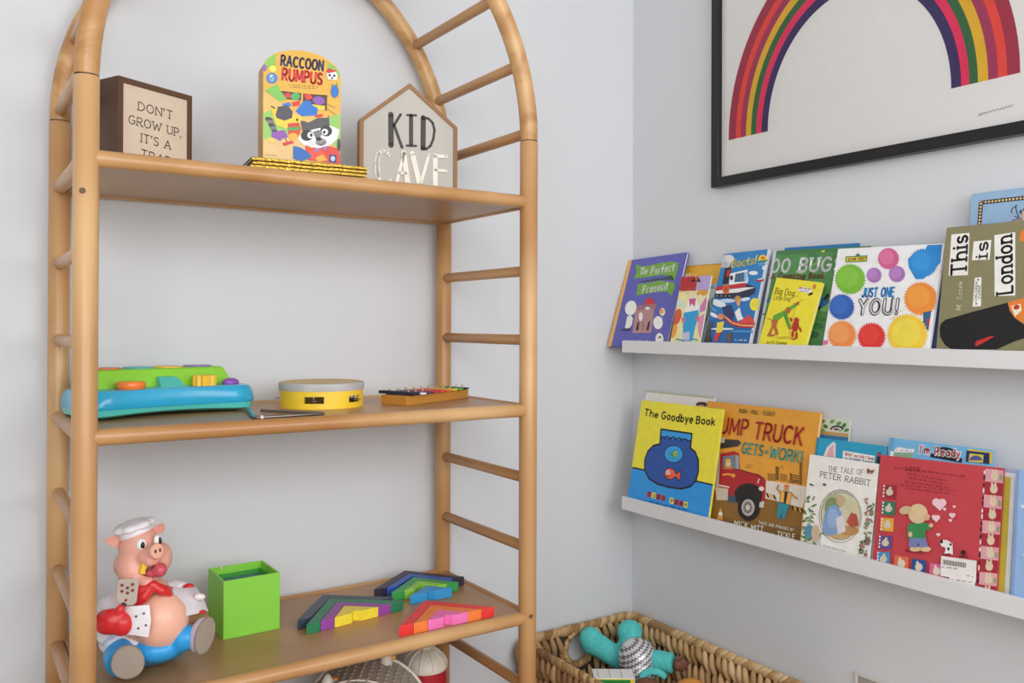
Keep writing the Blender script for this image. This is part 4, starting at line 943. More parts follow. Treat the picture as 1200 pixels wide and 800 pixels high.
# ---- tambourine
t = thing('tambourine', 'yellow tambourine with a pale skin and metal jingles', 'tambourine', (-1.090, -.193, T2))
TY = paint('efc713', .35, 1.12); R_ = .0915; TH = .0430
nseg = 80; slots = [math.radians(q) for q in (-122, -57, 15, 87, 158)]; hw = math.radians(13)
mb = MB()
lv = [0, .012, .0265, TH]
def ri(r, z): return [(r*math.cos(2*PI*i/nseg), r*math.sin(2*PI*i/nseg), z) for i in range(nseg)]
def inslot(i):
    a_ = 2*PI*(i+.5)/nseg
    return any(abs((a_-s_+PI) % (2*PI)-PI) < hw for s_ in slots)
vs = []; fs = []
for r in (R_, R_-.006):
    for z in lv: vs += ri(r, z)
n = nseg
for i in range(n):
    j = (i+1) % n
    for l in range(3):
        if l == 1 and inslot(i): continue
        fs.append((l*n+i, l*n+j, (l+1)*n+j, (l+1)*n+i)); fs.append(((4+l)*n+i, (4+l+1)*n+i, (4+l+1)*n+j, (4+l)*n+j))
    fs.append((i, (4)*n+i, 4*n+j, j))
    if inslot(i):
        fs.append((n+i, n+j, 5*n+j, 5*n+i)); fs.append((2*n+i, 6*n+i, 6*n+j, 2*n+j))
        if not inslot((i-1) % n): fs.append((n+i, 5*n+i, 6*n+i, 2*n+i))
        if not inslot(j): fs.append((n+j, 2*n+j, 6*n+j, 5*n+j))
mb.add(vs, fs, TY); mb.build('wooden_hoop', t, 40)
MB().rings([ri(R_-.008, TH-.006), ri(R_+.0008, TH-.0055), ri(R_+.0014, TH), ri(R_+.0014, TH+.0075), ri(R_+.0006, TH+.0102), ri(R_-.0035, TH+.0112)], paint('b9b9b7', .5, 1, .1, 25), False, False).build('skin_edge', t, 50)
MB().rings([ri(.01, TH+.0118), ri(R_-.02, TH+.0118), ri(R_-.0035, TH+.0113)], paint('d8bf90', .95, 1.1, .06, 20), True, False).build('drum_skin', t, 50)
for s_ in slots:
    c = Vector(((R_-.003)*math.cos(s_), (R_-.003)*math.sin(s_), 0))
    for z, sg in ((.0165, 1), (.0200, -1)):
        MB().lathe([(.0, 0), (.004, .0003*sg), (.006, .0014*sg), (.0125, .0017*sg), (.0125, .0022*sg), (.006, .002*sg), (.0, .0008*sg)], ST, 22, Matrix.Translation(c+Vector((0,0,z)))).build('jingle', t, 40)
    MB().rod(c+Vector((0,0,.010)), c+Vector((0,0,.028)), .0011, ST, 8).build('jingle_pin', t, 50)

# ---- xylophone
t = thing('xylophone', 'small wooden xylophone with coloured metal bars, at the right of the middle shelf', 'xylophone', (-.9331, -.3019, T2), math.radians(22.7))
XW, d0, d1, XH = .246, .0785, .052, .0215
ym = d0/2
XB = wood('xylo_wood', 'b97d2e', 'd9a04a', 0, .45, 10)
MB().prism([(0, 0), (XW, ym-d1/2), (XW, ym+d1/2), (0, d0)], 0, XH, XB).build('wooden_base', t, bevel=.0015)
xc = ['17203f', 'e8e6e0', '4a2a5a', 'b02a4a', 'd8342a', 'ee6a2a', 'eec82a', '5aa84a', '1a1c2c']
for k, c_ in enumerate(xc):
    x = .017+k*.0265; q = x/XW; hw_ = (d0*(1-q)+d1*q)/2; ln = .060-.0028*k; ln = hw_*1.42-.0005*k
    b = MB().box((x-.0085, ym-ln, XH+.0018), (x+.0085, ym+ln, XH+(.0085 if k == 0 else .0056)), paint(c_, .5, 1.2, .03)).build('tone_bar', t, bevel=.0008)
    for s_ in (-1, 1):
        y = ym+s_*hw_*.72
        MB().lathe([(.0011, XH-.001), (.0011, XH+.0085), (.0028, XH+.0090), (.0028, XH+.0115), (.0015, XH+.0126)], paint('c9b48a', .3, 1, .05, 60, .8), 10, Matrix.Translation((x, y, 0))).build('pin', b, 40)
for s_ in (-1, 1):
    MB().tube([(.004, ym+s_*d0*.36, XH+.0009), (XW-.004, ym+s_*d1*.36, XH+.0009)], .0011, paint('8a2a2a', .8), 6).build('felt_strip', t)

# ---- green open box
t = thing('storage_box', 'bright green open-topped square box with a blue lining, beside the pig', 'box', (-1.3119, -.2295, T3), math.radians(1.1))
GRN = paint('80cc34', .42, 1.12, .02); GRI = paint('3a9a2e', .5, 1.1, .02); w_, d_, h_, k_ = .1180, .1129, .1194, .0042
mb = MB()
mb.box((0, 0, 0), (w_, k_, h_), GRN).box((0, d_-k_, 0), (w_, d_, h_), GRN).box((0, k_, 0), (k_, d_-k_, h_), GRN).box((w_-k_, k_, 0), (w_, d_-k_, h_), GRN).box((k_, k_, .0005), (w_-k_, d_-k_, .004), GRN)
mb.build('outer_shell', t, bevel=.0007)
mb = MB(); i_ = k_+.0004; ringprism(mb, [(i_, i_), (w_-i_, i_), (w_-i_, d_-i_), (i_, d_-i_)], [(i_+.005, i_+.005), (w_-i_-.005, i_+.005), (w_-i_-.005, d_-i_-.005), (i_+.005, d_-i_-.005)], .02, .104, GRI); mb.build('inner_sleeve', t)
MB().box((i_+.005, i_+.005, .092), (w_-i_-.005, d_-i_-.005, .096), paint('5a8a9c', .5, 1, .04)).build('blue_lining', t)
MB().rod((.022, .09, .1195), (.022, .09, .126), .0016, paint('dfe8a0', .4), 10).build('peg', t, 50)

# ---- nested wooden chevrons
def chevron(lab, A_, B_, P_, s0, s1, col, dy=0, notch=False, h=.022, grp='nesting wooden chevron blocks'):
    """A_, B_ base ends and P_ tip of the whole set; s0..s1 outer / inner scale about the base middle"""
    A_, B_, P_ = Vector(A_), Vector(B_), Vector(P_); M_ = (A_+B_)/2
    fwd = (M_-P_).normalized()
    off = fwd*dy
    o_ = [M_+(q-M_)*s0 for q in (A_, P_, B_)]; i_ = [M_+(q-M_)*s1 for q in (B_, P_, A_)]
    pts = o_+i_
    t = M_+off; 
    loc = [(p-M_) for p in pts]
    m = paint(col, .42, 1.12, .05, 60)
    mb = MB().prism([(p.x, p.y) for p in loc], 0, h, m)
    ob = mb.build('chevron_block', None, bevel=.0012)
    ob.location = (t.x, t.y, T3); tag(ob, lab, 'toy block', grp); return ob
A1, B1, P1 = (-1.004, -.4095), (-.772, -.4125), (-.882, -.290)
chevron('red wooden chevron, outermost of the front right set at the shelf edge', A1, B1, P1, 1, .72, 'e22a26')
chevron('orange wooden chevron nested between the red and pink ones', A1, B1, P1, .712, .43, 'f07a24')
chevron('pink wooden chevron nested inside the orange one', A1, B1, P1, .422, .10, 'ea6fb0')
A2, B2, P2 = (-1.1666, -.2575), (-.9304, -.2295), (-1.0584, -.1235)
chevron('slate navy wooden chevron behind the dark green one', A2, B2, P2, 1, .72, '3a4656')
A2, B2, P2 = (-1.160, -.2945), (-.923, -.2665), (-1.056, -.158)
chevron('dark green wooden chevron, outermost of its purple and yellow set', A2, B2, P2, 1, .735, '1f7a50')
chevron('purple wooden chevron between the dark green and yellow ones', A2, B2, P2, .727, .46, '92429a')
chevron('yellow wooden chevron nested inside the purple one', A2, B2, P2, .452, .10, 'f2d416')
A3, B3, P3 = (-.943, -.152), (-.713, -.181), (-.813, -.0535)
chevron('black purple wooden chevron at the very back by the corner post', A3, B3, P3, 1, .74, '2c2436')
chevron('royal blue wooden chevron just inside the black purple one', A3, B3, P3, .73, .50, '2a55b0')
A4, B4, P4 = (-.919, -.1965), (-.747, -.212), (-.820, -.116)
chevron('mid green wooden chevron in front of the royal blue one', A4, B4, P4, 1, .64, '2f9a4a')
chevron('lime wooden chevron nested inside the mid green one', A4, B4, P4, .63, .34, '8cc63a')
A5, B5, P5 = (-.893, -.238), (-.783, -.2395), (-.826, -.192)
chevron('sky blue wooden chevron, smallest and foremost of the back set', A5, B5, P5, 1, .22, '2a94d0', .004)

# ---- pig chef figure
PX, PY = -1.425, -.275
pig = thing('toy_pig', 'plastic toy pig in a chef hat and red neckerchief, sitting with legs out', 'toy', (PX, PY, T3), math.radians(-11))
SK = paint('e0a08c', .38, 1.12, .02); SKB = paint('e8ae94', .38, 1.14, .02); WH = paint('e9e6ea', .4, 1.05, .02); PBL = paint('1b9bdc', .35, 1.1, .02); RED = paint('d21e20', .35, 1.1, .03); SOLE = paint('9a8c7c', .6, 1.0, .04); BK = paint('121214', .3)
def V(x, f, z): return Vector((x, -f, z))      # x to the right, f towards the viewer, z up
def S(px, py, f):
    """point on the figure seen at (px, py), f metres nearer than its own axis plane"""
    a_ = math.radians(-11); fw = Vector((math.sin(a_), -math.cos(a_), 0)); o_ = Vector((PX, PY, T3))+fw*f
    v = cast(px, py); P_ = CP+v*((o_-CP).dot(fw)/v.dot(fw)); P_ -= Vector((PX, PY, T3)); e1 = Vector((math.cos(a_), math.sin(a_), 0))
    return V(P_.dot(e1), P_.dot(fw), P_.z)
def ell3(mb, c, r, m=None, rot=(0, 0, 0), nu=24, nv=16):
    from mathutils import Euler
    return mb.ball(c, r, m or mb.mats[0], Euler([math.radians(q) for q in rot]).to_matrix(), nu, nv)
# body, one skin: trunk, neck and head
mb = MB()
hc = S(166, 660, .02)
ell3(mb, S(176, 727, .0), (.066, .062, .074), SK)
ell3(mb, S(172, 695, .005), (.040, .036, .035), SK)
ell3(mb, S(163, 640, .015), (.037, .036, .040), SK)
ell3(mb, S(163, 660, .015), (.045, .040, .035), SK)
ell3(mb, S(156, 669, .035), (.028, .026, .026), SK)
ell3(mb, S(188, 653, .026), (.0215, .026, .029), SK)
ell3(mb, S(155, 664, .03), (.028, .028, .030), SK)
ell3(mb, S(165, 678, .040), (.030, .026, .017), SK)
mb.tube([S(172, 648, .03), S(182, 646, .062), S(186, 645.5, .070)], [.021, .0155, .0145], SK, 20)
mb.tube([S(165, 652, .05), S(175, 657, .062), S(186, 655, .058)], [.010, .012, .010], SK, 14)
mb.tube([S(163, 683, .055), S(172, 683, .064), S(180, 680, .064)], [.010, .011, .009], SK, 14)
blob('body', mb, pig, .0036, 5, SK)
hd = MB()
# ears
def ear(p0, p1, p2, th, name):
    mb = MB(); a_, b_, c_ = p0, p1, p2
    nrm = (b_-a_).cross(c_-a_).normalized()
    if nrm.y > 0: nrm = -nrm
    pts = []
    for k in range(7):
        s_ = k/6; w_ = 1-s_**2.4*.92
        cen = (a_+c_)/2*(1-s_)+b_*s_; half = (c_-a_)/2*w_*1.25*(.85+.3*math.sin(PI*s_)); q = max(.0012, th*w_)
        pts.append([cen+half+nrm*.0*q, cen+half*.5+nrm*-q*.25, cen-half*.5+nrm*-q*.25, cen-half, cen-half*.5-nrm*q*1.1, cen+half*.5-nrm*q*1.1])
    mb.rings(pts, SK); o_ = mb.build(name, pig, 70); sb = o_.modifiers.new('s', 'SUBSURF'); sb.levels = sb.render_levels = 2
ear(S(145, 629, .02), S(121, 633.5, .03), S(147, 643, .02), .013, 'ear')
ear(S(176, 624, .012), S(191, 613, .02), S(189, 627, .012), .013, 'ear')
# snout disc, nostrils, eyes, mouth
sc_ = S(186.5, 645.5, .080); dr = Vector((.66, -.74, .10)).normalized(); q_ = dr.to_track_quat('Z', 'Y').to_matrix().to_4x4()
sn = MB().lathe([(.0, .0), (.0115, .0), (.0138, .0015), (.0142, .004), (.0128, .0062), (.0, .0068)], SKB, 24, Matrix.Translation(sc_-dr*.010) @ q_ @ Matrix.Diagonal((1, 1, 1, 1))).build('snout_disc', pig, 50)
for dx in (-.0052, .0052):
    MB().ball(sc_-dr*.0034+(q_.to_3x3() @ Vector((dx, .0005, 0))), (.0028, .0036, .0012), paint('7a3a34', .5), q_.to_3x3(), 14, 8).build('nostril', sn, 60)
for (x, y, f, yaw, sx) in ((165.5, 637.5, .0490, -.1, 1), (184.2, 633, .0440, .75, .8)):
    c = S(x, y, f); d = Vector((math.sin(yaw), -math.cos(yaw), .12)).normalized(); M_ = d.to_track_quat('Z', 'Y').to_matrix()
    e = MB().ball(c, (.0088*sx, .0105, .0055), paint('f2f0ee', .25), M_, 20, 12).build('eye', pig, 60)
    MB().ball(c+d*.0032+Vector((.0024, 0, -.001)), (.0045*sx, .0068, .0034), BK, M_, 16, 10).build('pupil', e, 60)
mm = MB(); ell3(mm, S(174, 666, .052), (.0165, .012, .0175), paint('7c2a2a', .5)); mm.build('mouth', pig, 60)
mm = MB(); ell3(mm, S(187.5, 667.5, .068), (.0128, .014, .0130), paint('cc4a5a', .3, 1.1)); ell3(mm, S(179, 671, .060), (.012, .012, .008)); blob('tongue', mm, pig, .002, 3, paint('cc4a5a', .3, 1.1))
MB().box((-.0105, -.006, -.0115), (.0105, .006, .0115), paint('f2c416', .4, 1.1), Matrix.Translation(S(171, 665, .057)) @ Matrix.Rotation(.3, 4, 'Y') @ Matrix.Rotation(.4, 4, 'Z')).build('yellow_morsel', pig, bevel=.0025)
# hat
up = Vector((-.24, .05, 1)).normalized(); M_ = Matrix.Translation(S(160, 629, .012)) @ up.to_track_quat('Z', 'Y').to_matrix().to_4x4()
mb = MB(); mb.lathe([(.0, 0), (.0285, 0), (.0300, .003), (.0288, .018), (.0, .020)], WH, 28, M_); mb.build('hat_band', pig, 50)
mb = MB()
for k in range(7): 
    a_ = 2*PI*k/7; ell3(mb, M_ @ Vector((.022*math.cos(a_), .022*math.sin(a_), .0215)), (.0170, .0170, .0088), WH, (0, -14, 0))
ell3(mb, M_ @ Vector((0, 0, .024)), (.028, .028, .0095), WH, (0, -14, 0)); blob('hat_puff', mb, pig, .0026, 4, WH)
# belly, kerchief
mb = MB(); ell3(mb, S(189, 726, .043), (.0495, .050, .056), SKB); mb.build('belly', pig, 60)
mb = MB()
for k in range(9):
    pass
kn = S(179, 686, .070)
mb.tube([S(151, 690, .04), S(163, 692, .066), kn, S(193, 692, .066), S(201, 690, .035)], [.006, .010, .009, .010, .005], RED, 14)
ell3(mb, kn, (.011, .009, .010), RED)
mb.tube([kn, S(168, 700, .072), S(159, 711, .070)], [.008, .010, .003], RED, 12); mb.tube([kn, S(190, 692, .072), S(202, 697, .064)], [.008, .009, .003], RED, 12)
blob('neckerchief', mb, pig, .0024, 2, RED)
# shirt with sleeves
mb = MB()
ell3(mb, S(165, 728, -.008), (.066, .055, .066), WH)
mb.tube([S(150, 700, .0), S(130, 712, .02), S(124, 735, .035), S(132, 748, .05)], [.024, .026, .025, .022], WH, 18)
mb.tube([S(190, 697, -.01), S(206, 690, -.01), S(216, 692, .005)], [.022, .020, .016], WH, 18)
ell3(mb, S(150, 750, .012), (.050, .052, .026), WH)
blob('shirt', mb, pig, .0036, 4, WH)
# red mitt and spatula
mb = MB(); ell3(mb, S(131, 728, .088), (.030, .020, .023), RED); ell3(mb, S(143, 731, .094), (.020, .017, .021), RED); mb.tube([S(137, 724, .094), S(141, 713, .097), S(143, 708, .097)], [.010, .0085, .005], RED, 14); ell3(mb, S(122, 726, .082), (.014, .015, .018), RED)
blob('oven_mitt', mb, pig, .0028, 4, RED)
TAN = paint('b4a698', .5, 1.05)
p_ = [S(137.5, 682, .085), S(140, 678.5, .085), S(160, 677.5, .085), S(163, 681, .085), S(160, 705, .09), S(155, 709, .09), S(140, 708, .09), S(136, 703, .09)]
mb = MB(); n_ = Vector((.1, -1, .1)).normalized()*.0026; mb.rings([[p-n_*.5 for p in p_], [p+n_*.5 for p in p_]], TAN); sp_ = mb.build('spatula_blade', pig, bevel=.0008)
for (x, y) in ((143,685.5),(155.5,684.5),(149.5,688.5),(143,692.5),(155.5,691.5),(149.5,694.5),(147.5,703)): MB().ball(S(x, y, .0905), (.0026, .0012, .0026), paint('8a2420', .5)).build('hole', sp_, 60)
MB().rod(S(146, 706, .090), S(141, 716, .094), .0042, BK, 12).build('spatula_handle', pig, 50)
# paper sheets: left in front of the belly, right under the far arm
def sheet(name, grid, th=.003, m=WH):
    mb = MB(); R_ = len(grid); C_ = len(grid[0]); vs = [p for r in grid for p in r]; bk = [p+Vector((0, th, -.0004)) for p in vs]; nn = len(vs); fs = []
    for i in range(R_-1):
        for j in range(C_-1): a_ = i*C_+j; fs.append((a_, a_+1, a_+C_+1, a_+C_)); fs.append((nn+a_, nn+a_+C_, nn+a_+C_+1, nn+a_+1))
    rim = [j for j in range(C_)]+[i*C_+C_-1 for i in range(1, R_)]+[(R_-1)*C_+j for j in range(C_-2, -1, -1)]+[i*C_ for i in range(R_-2, 0, -1)]
    for k in range(len(rim)): a_, b_ = rim[k], rim[(k+1) % len(rim)]; fs.append((a_, nn+a_, nn+b_, b_))
    mb.add(vs+bk, fs, m); o_ = mb.build(name, pig, 60); return o_
st = sheet('paper_towel', [[S(143, 711, .088), S(158, 710, .098), S(175, 708.5, .102)], [S(143, 728, .090), S(160, 727, .108), S(177, 727, .112)], [S(139, 743, .086), S(157, 744, .106), S(174, 746.5, .108)]])
for (x, y, f) in ((159.5,722,.1085),(168.5,718.5,.1085),(162,736,.1085),(171,732.5,.111)): MB().ball(S(x, y, f), (.002, .0012, .002), paint('6a2420', .5)).build('dot', st, 60)
sheet('menu_card', [[S(200, 688, .045), S(216, 689, .03), S(230, 688, .015)], [S(207, 702, .062), S(224, 703, .045), S(240, 704, .025)], [S(216, 722, .07), S(230, 719, .05), S(244, 716, .03)]], m=paint('ded6da', .45, 1.05))
mb = MB(); ell3(mb, S(221, 686.5, .012), (.010, .008, .005), RED); ell3(mb, S(236, 716.5, .040), (.009, .006, .003), RED); mb.build('red_trim', pig, 60)
mb = MB(); ell3(mb, S(234, 699, .038), (.0105, .006, .0065), paint('efe6e0', .4), (0, 12, 0)); mb.build('white_clip', pig, 60)
mb = MB(); p_ = [S(219, 721, .045), S(243, 717, .02), S(246, 722, .02), S(232, 731, .035), S(221, 731, .045)]; mb.rings([p_, [p+Vector((0, .006, 0)) for p in p_]], paint('9a7048', .6)); mb.build('brown_cloth', pig, bevel=.001)
# trousers, legs, shoes
mb = MB()
ell3(mb, S(176, 757, .004), (.074, .060, .030), PBL)
ell3(mb, S(185, 758, .045), (.046, .040, .026), PBL)
mb.tube([S(150, 755, .02), S(141, 770, .055), S(144, 776, .078)], [.028, .031, .028], PBL, 20)
mb.tube([S(203, 750, .045), S(217, 747, .062), S(227, 747, .068)], [.028, .025, .021], PBL, 20)
blob('trousers', mb, pig, .0036, 4, PBL)
def shoe(c, d, rx, rz, name, tilt=0):
    d = Vector(d).normalized(); M_ = Matrix.Translation(c) @ d.to_track_quat('Z', 'Y').to_matrix().to_4x4() @ Matrix.Rotation(tilt, 4, 'Z')
    Q = lambda r, z: [M_ @ Vector((rx*r*math.cos(2*PI*i/32), rz*r*math.sin(2*PI*i/32)*(1+.06*math.cos(2*PI*i/32)), z)) for i in range(32)]
    o_ = MB().rings([Q(.35, -.030), Q(.75, -.026), Q(.97, -.017), Q(1, -.008), Q(.99, -.003)], paint('c9c4d8', .4, 1.05)).build('shoe', pig, 60)
    MB().rings([Q(1.0, -.003), Q(1.03, -.002), Q(1.03, .002), Q(.96, .0042), Q(.4, .0048)], SOLE).build('sole', o_, 40)
shoe(S(149.5, 776, .104), (.02, -1, .14), .0265, .0285, 'shoe', .5)
shoe(S(239.5, 744.5, .082), (.58, -.80, .10), .0200, .0325, 'shoe', -.45)
mb = MB().tube([S(223, 747.5, .060), S(229, 747, .068)], [.0165, .0165], SKB, 18); mb.build('ankle', pig, 60)

# ---- toys on the shelf below
T4 = .1362
t = thing('toy_barn', 'toy barn with a rounded grey-brown shingle roof, under the lowest visible shelf', 'toy', (-1.000, -.212, T4), math.radians(-123))
ROOF = paint('a69a8c', .6, 1.05, .06); TRIM = paint('e6ddcc', .45, 1.05); BARN = paint('a02420', .5)
MB().box((-.092, -.125, 0), (.092, .125, .18), BARN).build('barn_body', t, bevel=.002)
def rp(s_, x, dr=0):
    a_ = PI*s_; return Vector((x, -(.146+dr)*math.cos(a_), .179+(.147+dr)*math.sin(a_)))
mb = MB(); rings = [[rp(i/24, x) for i in range(25)] for x in (-.100, .100)]
mb.rings(rings, ROOF, True, True); rf = mb.build('roof', t, 30)
mb = MB()
for j in range(3, 22):
    for k in range(9):
        s_ = j/24; x = -.090+k*.021+(.0105 if j % 2 else 0)
        if x > .094: continue
        c = rp(s_, x, .0005); a_ = PI*s_
        mb.ball(c, (.0070, .0042, .0022), ROOF, Matrix.Rotation(math.atan2(math.cos(a_)*.150, math.sin(a_)*.138), 3, 'X'), 10, 6)
mb.build('shingle_dimples', rf, 60)
for x in (-.101, .101): MB().tube([rp(i/24, x, .001) for i in range(25)], .0042, TRIM, 10).build('roof_trim', t, 60)
MB().tube([rp(i/24, .045, .0012) for i in range(25)], .0022, TRIM, 8).build('roof_rib', t, 60)
MB().box((-.1, -.0015, .3255), (.1, .0015, .3270), TRIM).build('ridge_strip', t, bevel=.001)
for x, s_ in ((.030, .34), (-.075, .60)):
    c = rp(s_, x)
    p = MB().lathe([(.0, 0), (.014, 0), (.0155, .006), (.012, .02), (.006, .030), (.0, .034)], TRIM, 18, Matrix.Translation(c+Vector((0, 0, -.006)))).build('ridge_post', t, 50)
    MB().lathe([(.0, 0), (.008, 0), (.0105, .004), (.008, .010), (.0, .011)], paint('e2962a', .35, 1.1), 18, Matrix.Translation(c+Vector((-.016, .012, .002)))).build('gold_knob', p, 50)
t = thing('toy_silo', 'red toy silo with a ribbed cream dome, beside the toy barn', 'toy', (-.798, -.138, T4))
mb = MB().lathe([(.0, 0), (.0515, 0), (.053, .004), (.053, .272), (.0, .273)], paint('b3182a', .4, 1.1), 36); mb.build('silo_wall', t, 40)
DOME = paint('d9d0c0', .45, 1.08)
dp = [(.0535, .269), (.0545, .272), (.0538, .277), (.050, .289), (.042, .301), (.030, .310), (.017, .3155), (.0, .317)]
dm = MB().lathe([(.0, .268)]+dp, DOME, 40).build('dome', t, 35)
for k in range(10):
    a_ = 2*PI*k/10+.2; MB().tube([((r+.0006)*math.cos(a_), (r+.0006)*math.sin(a_), z) for r, z in dp[2:-1]], .0018, DOME, 8).build('rib', dm, 60)
mb = MB()
for k in range(8):
    a_ = 2*PI*k/8; mb.ball((.010*math.cos(a_), .010*math.sin(a_), .318), (.0055, .0055, .004), DOME, None, 12, 8)
mb.lathe([(.0, .312), (.012, .312), (.012, .320), (.0, .323)], DOME, 18); mb.build('dome_cap', dm, 60)

# ================================================= wicker basket with toys
BXL, BXR, BY0, BY1, BZ = -.440, -.0265, -.0265, -.74, .356
bk = thing('wicker_basket', 'woven water-hyacinth basket with an oval handle hole, in the corner on the floor', 'basket', ((BXL+BXR)/2, (BY0+BY1)/2, 0))
bo = Vector(((BXL+BXR)/2, (BY0+BY1)/2, 0))
def hya(n, c1, c2): return wood(n, c1, c2, 2, .65, 14)
HY = [hya('hyacinth_a', 'a88255', 'd8b27c'), hya('hyacinth_b', '8a6439', 'c29a66'), hya('hyacinth_c', 'bd9764', 'e2c394')]
CORE = paint('3f2d1c', .8, 1, .15)
HX, HZ, HRX, HRZ = -.232, .303, .047, .046
walls = [((BXL, BY0), (BXR, BY0)), ((BXR, BY0), (BXR, BY1)), ((BXR, BY1), (BXL, BY1)), ((BXL, BY1), (BXL, BY0))]
rg = random.Random(5)
for wi, (p, q) in enumerate(walls):
    p = Vector((*p, 0)); q = Vector((*q, 0)); d = (q-p); Lw = d.length; d.normalize(); n_ = Vector((-d.y, d.x, 0))  # n_: outwards
    mb = MB(); T_ = .006
    def W(s_, z, k): return p+d*s_+Vector((0, 0, z))+n_*(k*T_)-bo
    if wi == 0:      # back wall carries the oval handle hole
        hs = HX-BXL; N = 32; vs = []; fs = []
        for k in (-1, 1):
            for i in range(N):
                a_ = 2*PI*i/N; c_, s_ = math.cos(a_), math.sin(a_)
                vs.append(W(hs+HRX*c_, HZ+HRZ*s_, k))
                tt = min([v for v in (((Lw-hs)/c_ if c_ > 0 else -hs/c_) if abs(c_) > 1e-6 else 9, ((BZ-HZ)/s_ if s_ > 0 else -HZ/s_) if abs(s_) > 1e-6 else 9)])
                vs.append(W(hs+tt*c_, HZ+tt*s_, k))
        # exact corners keep the outline rectangular
        for i in range(N):
            j = (i+1) % N
            for k in (0, 1):
                a_, b_, c_, e_ = k*2*N+2*i, k*2*N+2*j, k*2*N+2*j+1, k*2*N+2*i+1
                fs.append((a_, b_, c_, e_))
            fs.append((2*i, 2*j, 2*N+2*j, 2*N+2*i)); fs.append((2*i+1, 2*N+2*i+1, 2*N+2*j+1, 2*j+1))
        mb.add(vs, fs, CORE)
    else:
        mb.add([W(0, 0, -1), W(Lw, 0, -1), W(Lw, BZ, -1), W(0, BZ, -1), W(0, 0, 1), W(Lw, 0, 1), W(Lw, BZ, 1), W(0, BZ, 1)], [(0,1,2,3),(4,5,6,7),(0,1,5,4),(1,2,6,5),(2,3,7,6),(3,0,4,7)], CORE)
    rows = 5; nc = int(Lw/.0235)
    for side in (-1, 1):
        for r in range(rows):
            zc = BZ-.028-r*.066
            for c in range(nc):
                s_ = (c+.5+(.5 if r % 2 else 0))*Lw/nc
                if s_ > Lw-.008: continue
                z = zc+rg.uniform(-.006, .006); hl = .046+rg.uniform(-.005, .007); tl = .010*side+rg.uniform(-.004, .004)
                if wi == 0 and ((s_-(HX-BXL))/(HRX+.012))**2+((z-HZ)/(HRZ+.040))**2 < 1: continue
                if z+hl > BZ+.004: hl = BZ+.004-z
                rr = .0105+rg.uniform(-.001, .002)
                pts = [W(s_-tl, z-hl, side*.7), W(s_-tl*.6, z-hl*.55, side*1.4), W(s_, z, side*2.0), W(s_+tl*.6, z+hl*.55, side*1.4), W(s_+tl, z+hl, side*.6)]
                mb.tube(pts, [.002, rr*.8, rr, rr*.75, .002], rg.choice(HY), 7)
    mb.build('woven_wall', bk, 60)
MB().box(Vector((BXL, BY1, .004))-bo, Vector((BXR, BY0, .014))-bo, CORE).build('base', bk)
def rope(path, closed, step, ln, rr, name, lean=.55):
    mb = MB(); pts = [Vector(v) for v in path]; 
    if closed: pts.append(pts[0])
    acc = 0; 
    for a_, b_ in zip(pts[:-1], pts[1:]):
        L_ = (b_-a_).length; d = (b_-a_)/L_; s_ = (step-acc) % step
        while s_ < L_:
            c = a_+d*s_; up_ = Vector((0, 0, 1)) if abs(d.z) < .9 else Vector((1, 0, 0)); sd = d.cross(up_).normalized(); up_ = sd.cross(d)
            ax = (d+up_*lean*1.0+sd*rg.uniform(-.25, .25)).normalized(); h_ = ln*(.5+rg.uniform(-.06, .06))
            mb.tube([c-ax*h_, c-ax*h_*.55+sd*.001, c, c+ax*h_*.55, c+ax*h_], [rr*.3, rr*.85, rr, rr*.85, rr*.3], rg.choice(HY), 8)
            s_ += step
        acc = (L_-(s_-step))
    mb.build(name, bk, 60)
cr = .03; rim = []
for (cx_, cy_, a0) in ((BXL+cr, BY0-cr, 180), (BXR-cr, BY0-cr, 90), (BXR-cr, BY1+cr, 0), (BXL+cr, BY1+cr, -90)):
    for i in range(5):
        a_ = math.radians(a0-i*22.5); rim.append(Vector((cx_+cr*math.cos(a_), cy_+cr*math.sin(a_), BZ+.003))-bo)
rope(rim, True, .0165, .040, .0120, 'braided_rim')
rope([Vector((HX+(HRX+.003)*math.cos(2*PI*i/40), BY0-.002, HZ+(HRZ+.003)*math.sin(2*PI*i/40)))-bo for i in range(40)], True, .0125, .030, .0098, 'handle_hole_ring', .45)

# orange ball
t = thing('orange_toy', 'smooth rounded orange toy in the basket, beside the doll', 'toy', (-.139, -.392, .0145))
mb = MB(); mb.ball((0, 0, .150), (.084, .084, .150), paint('d98a1e', .4, 1.1, .03), None, 48, 32); mb.build('shell', t, 60)
mb = MB().tube([(.0842*math.cos(a_)*.9428, .0842*math.sin(a_)*.9428, .150+.05) for a_ in [2*PI*i/48 for i in range(48)]], .0006, paint('b8701a', .5), 6, True); mb.build('seam', t, 60)
# card game box standing on end
t = thing('game_box', 'green and yellow game box with white edge, standing in the basket below the doll', 'game box', (-.372, -.262, .0145), math.radians(-34))
gb = MB().box((0, -.06, 0), (.105, 0, .335), paint('e3e2de', .5, 1.05)).build('carton', t, bevel=.0012)
MB().box((.002, -.0608, .004), (.103, -.0598, .333), paint('e6cf1c', .4, 1.1)).build('yellow_face', gb)
MB().box((.012, -.0616, .006), (.093, -.0604, .331), paint('1f8a3a', .4, 1.1)).build('green_panel', gb)
for k in range(3): MB().box((.012+k*.030, -.058, .3349), (.0135+k*.030, -.003, .3355), paint('9a9a98', .5)).build('edge_line', gb)

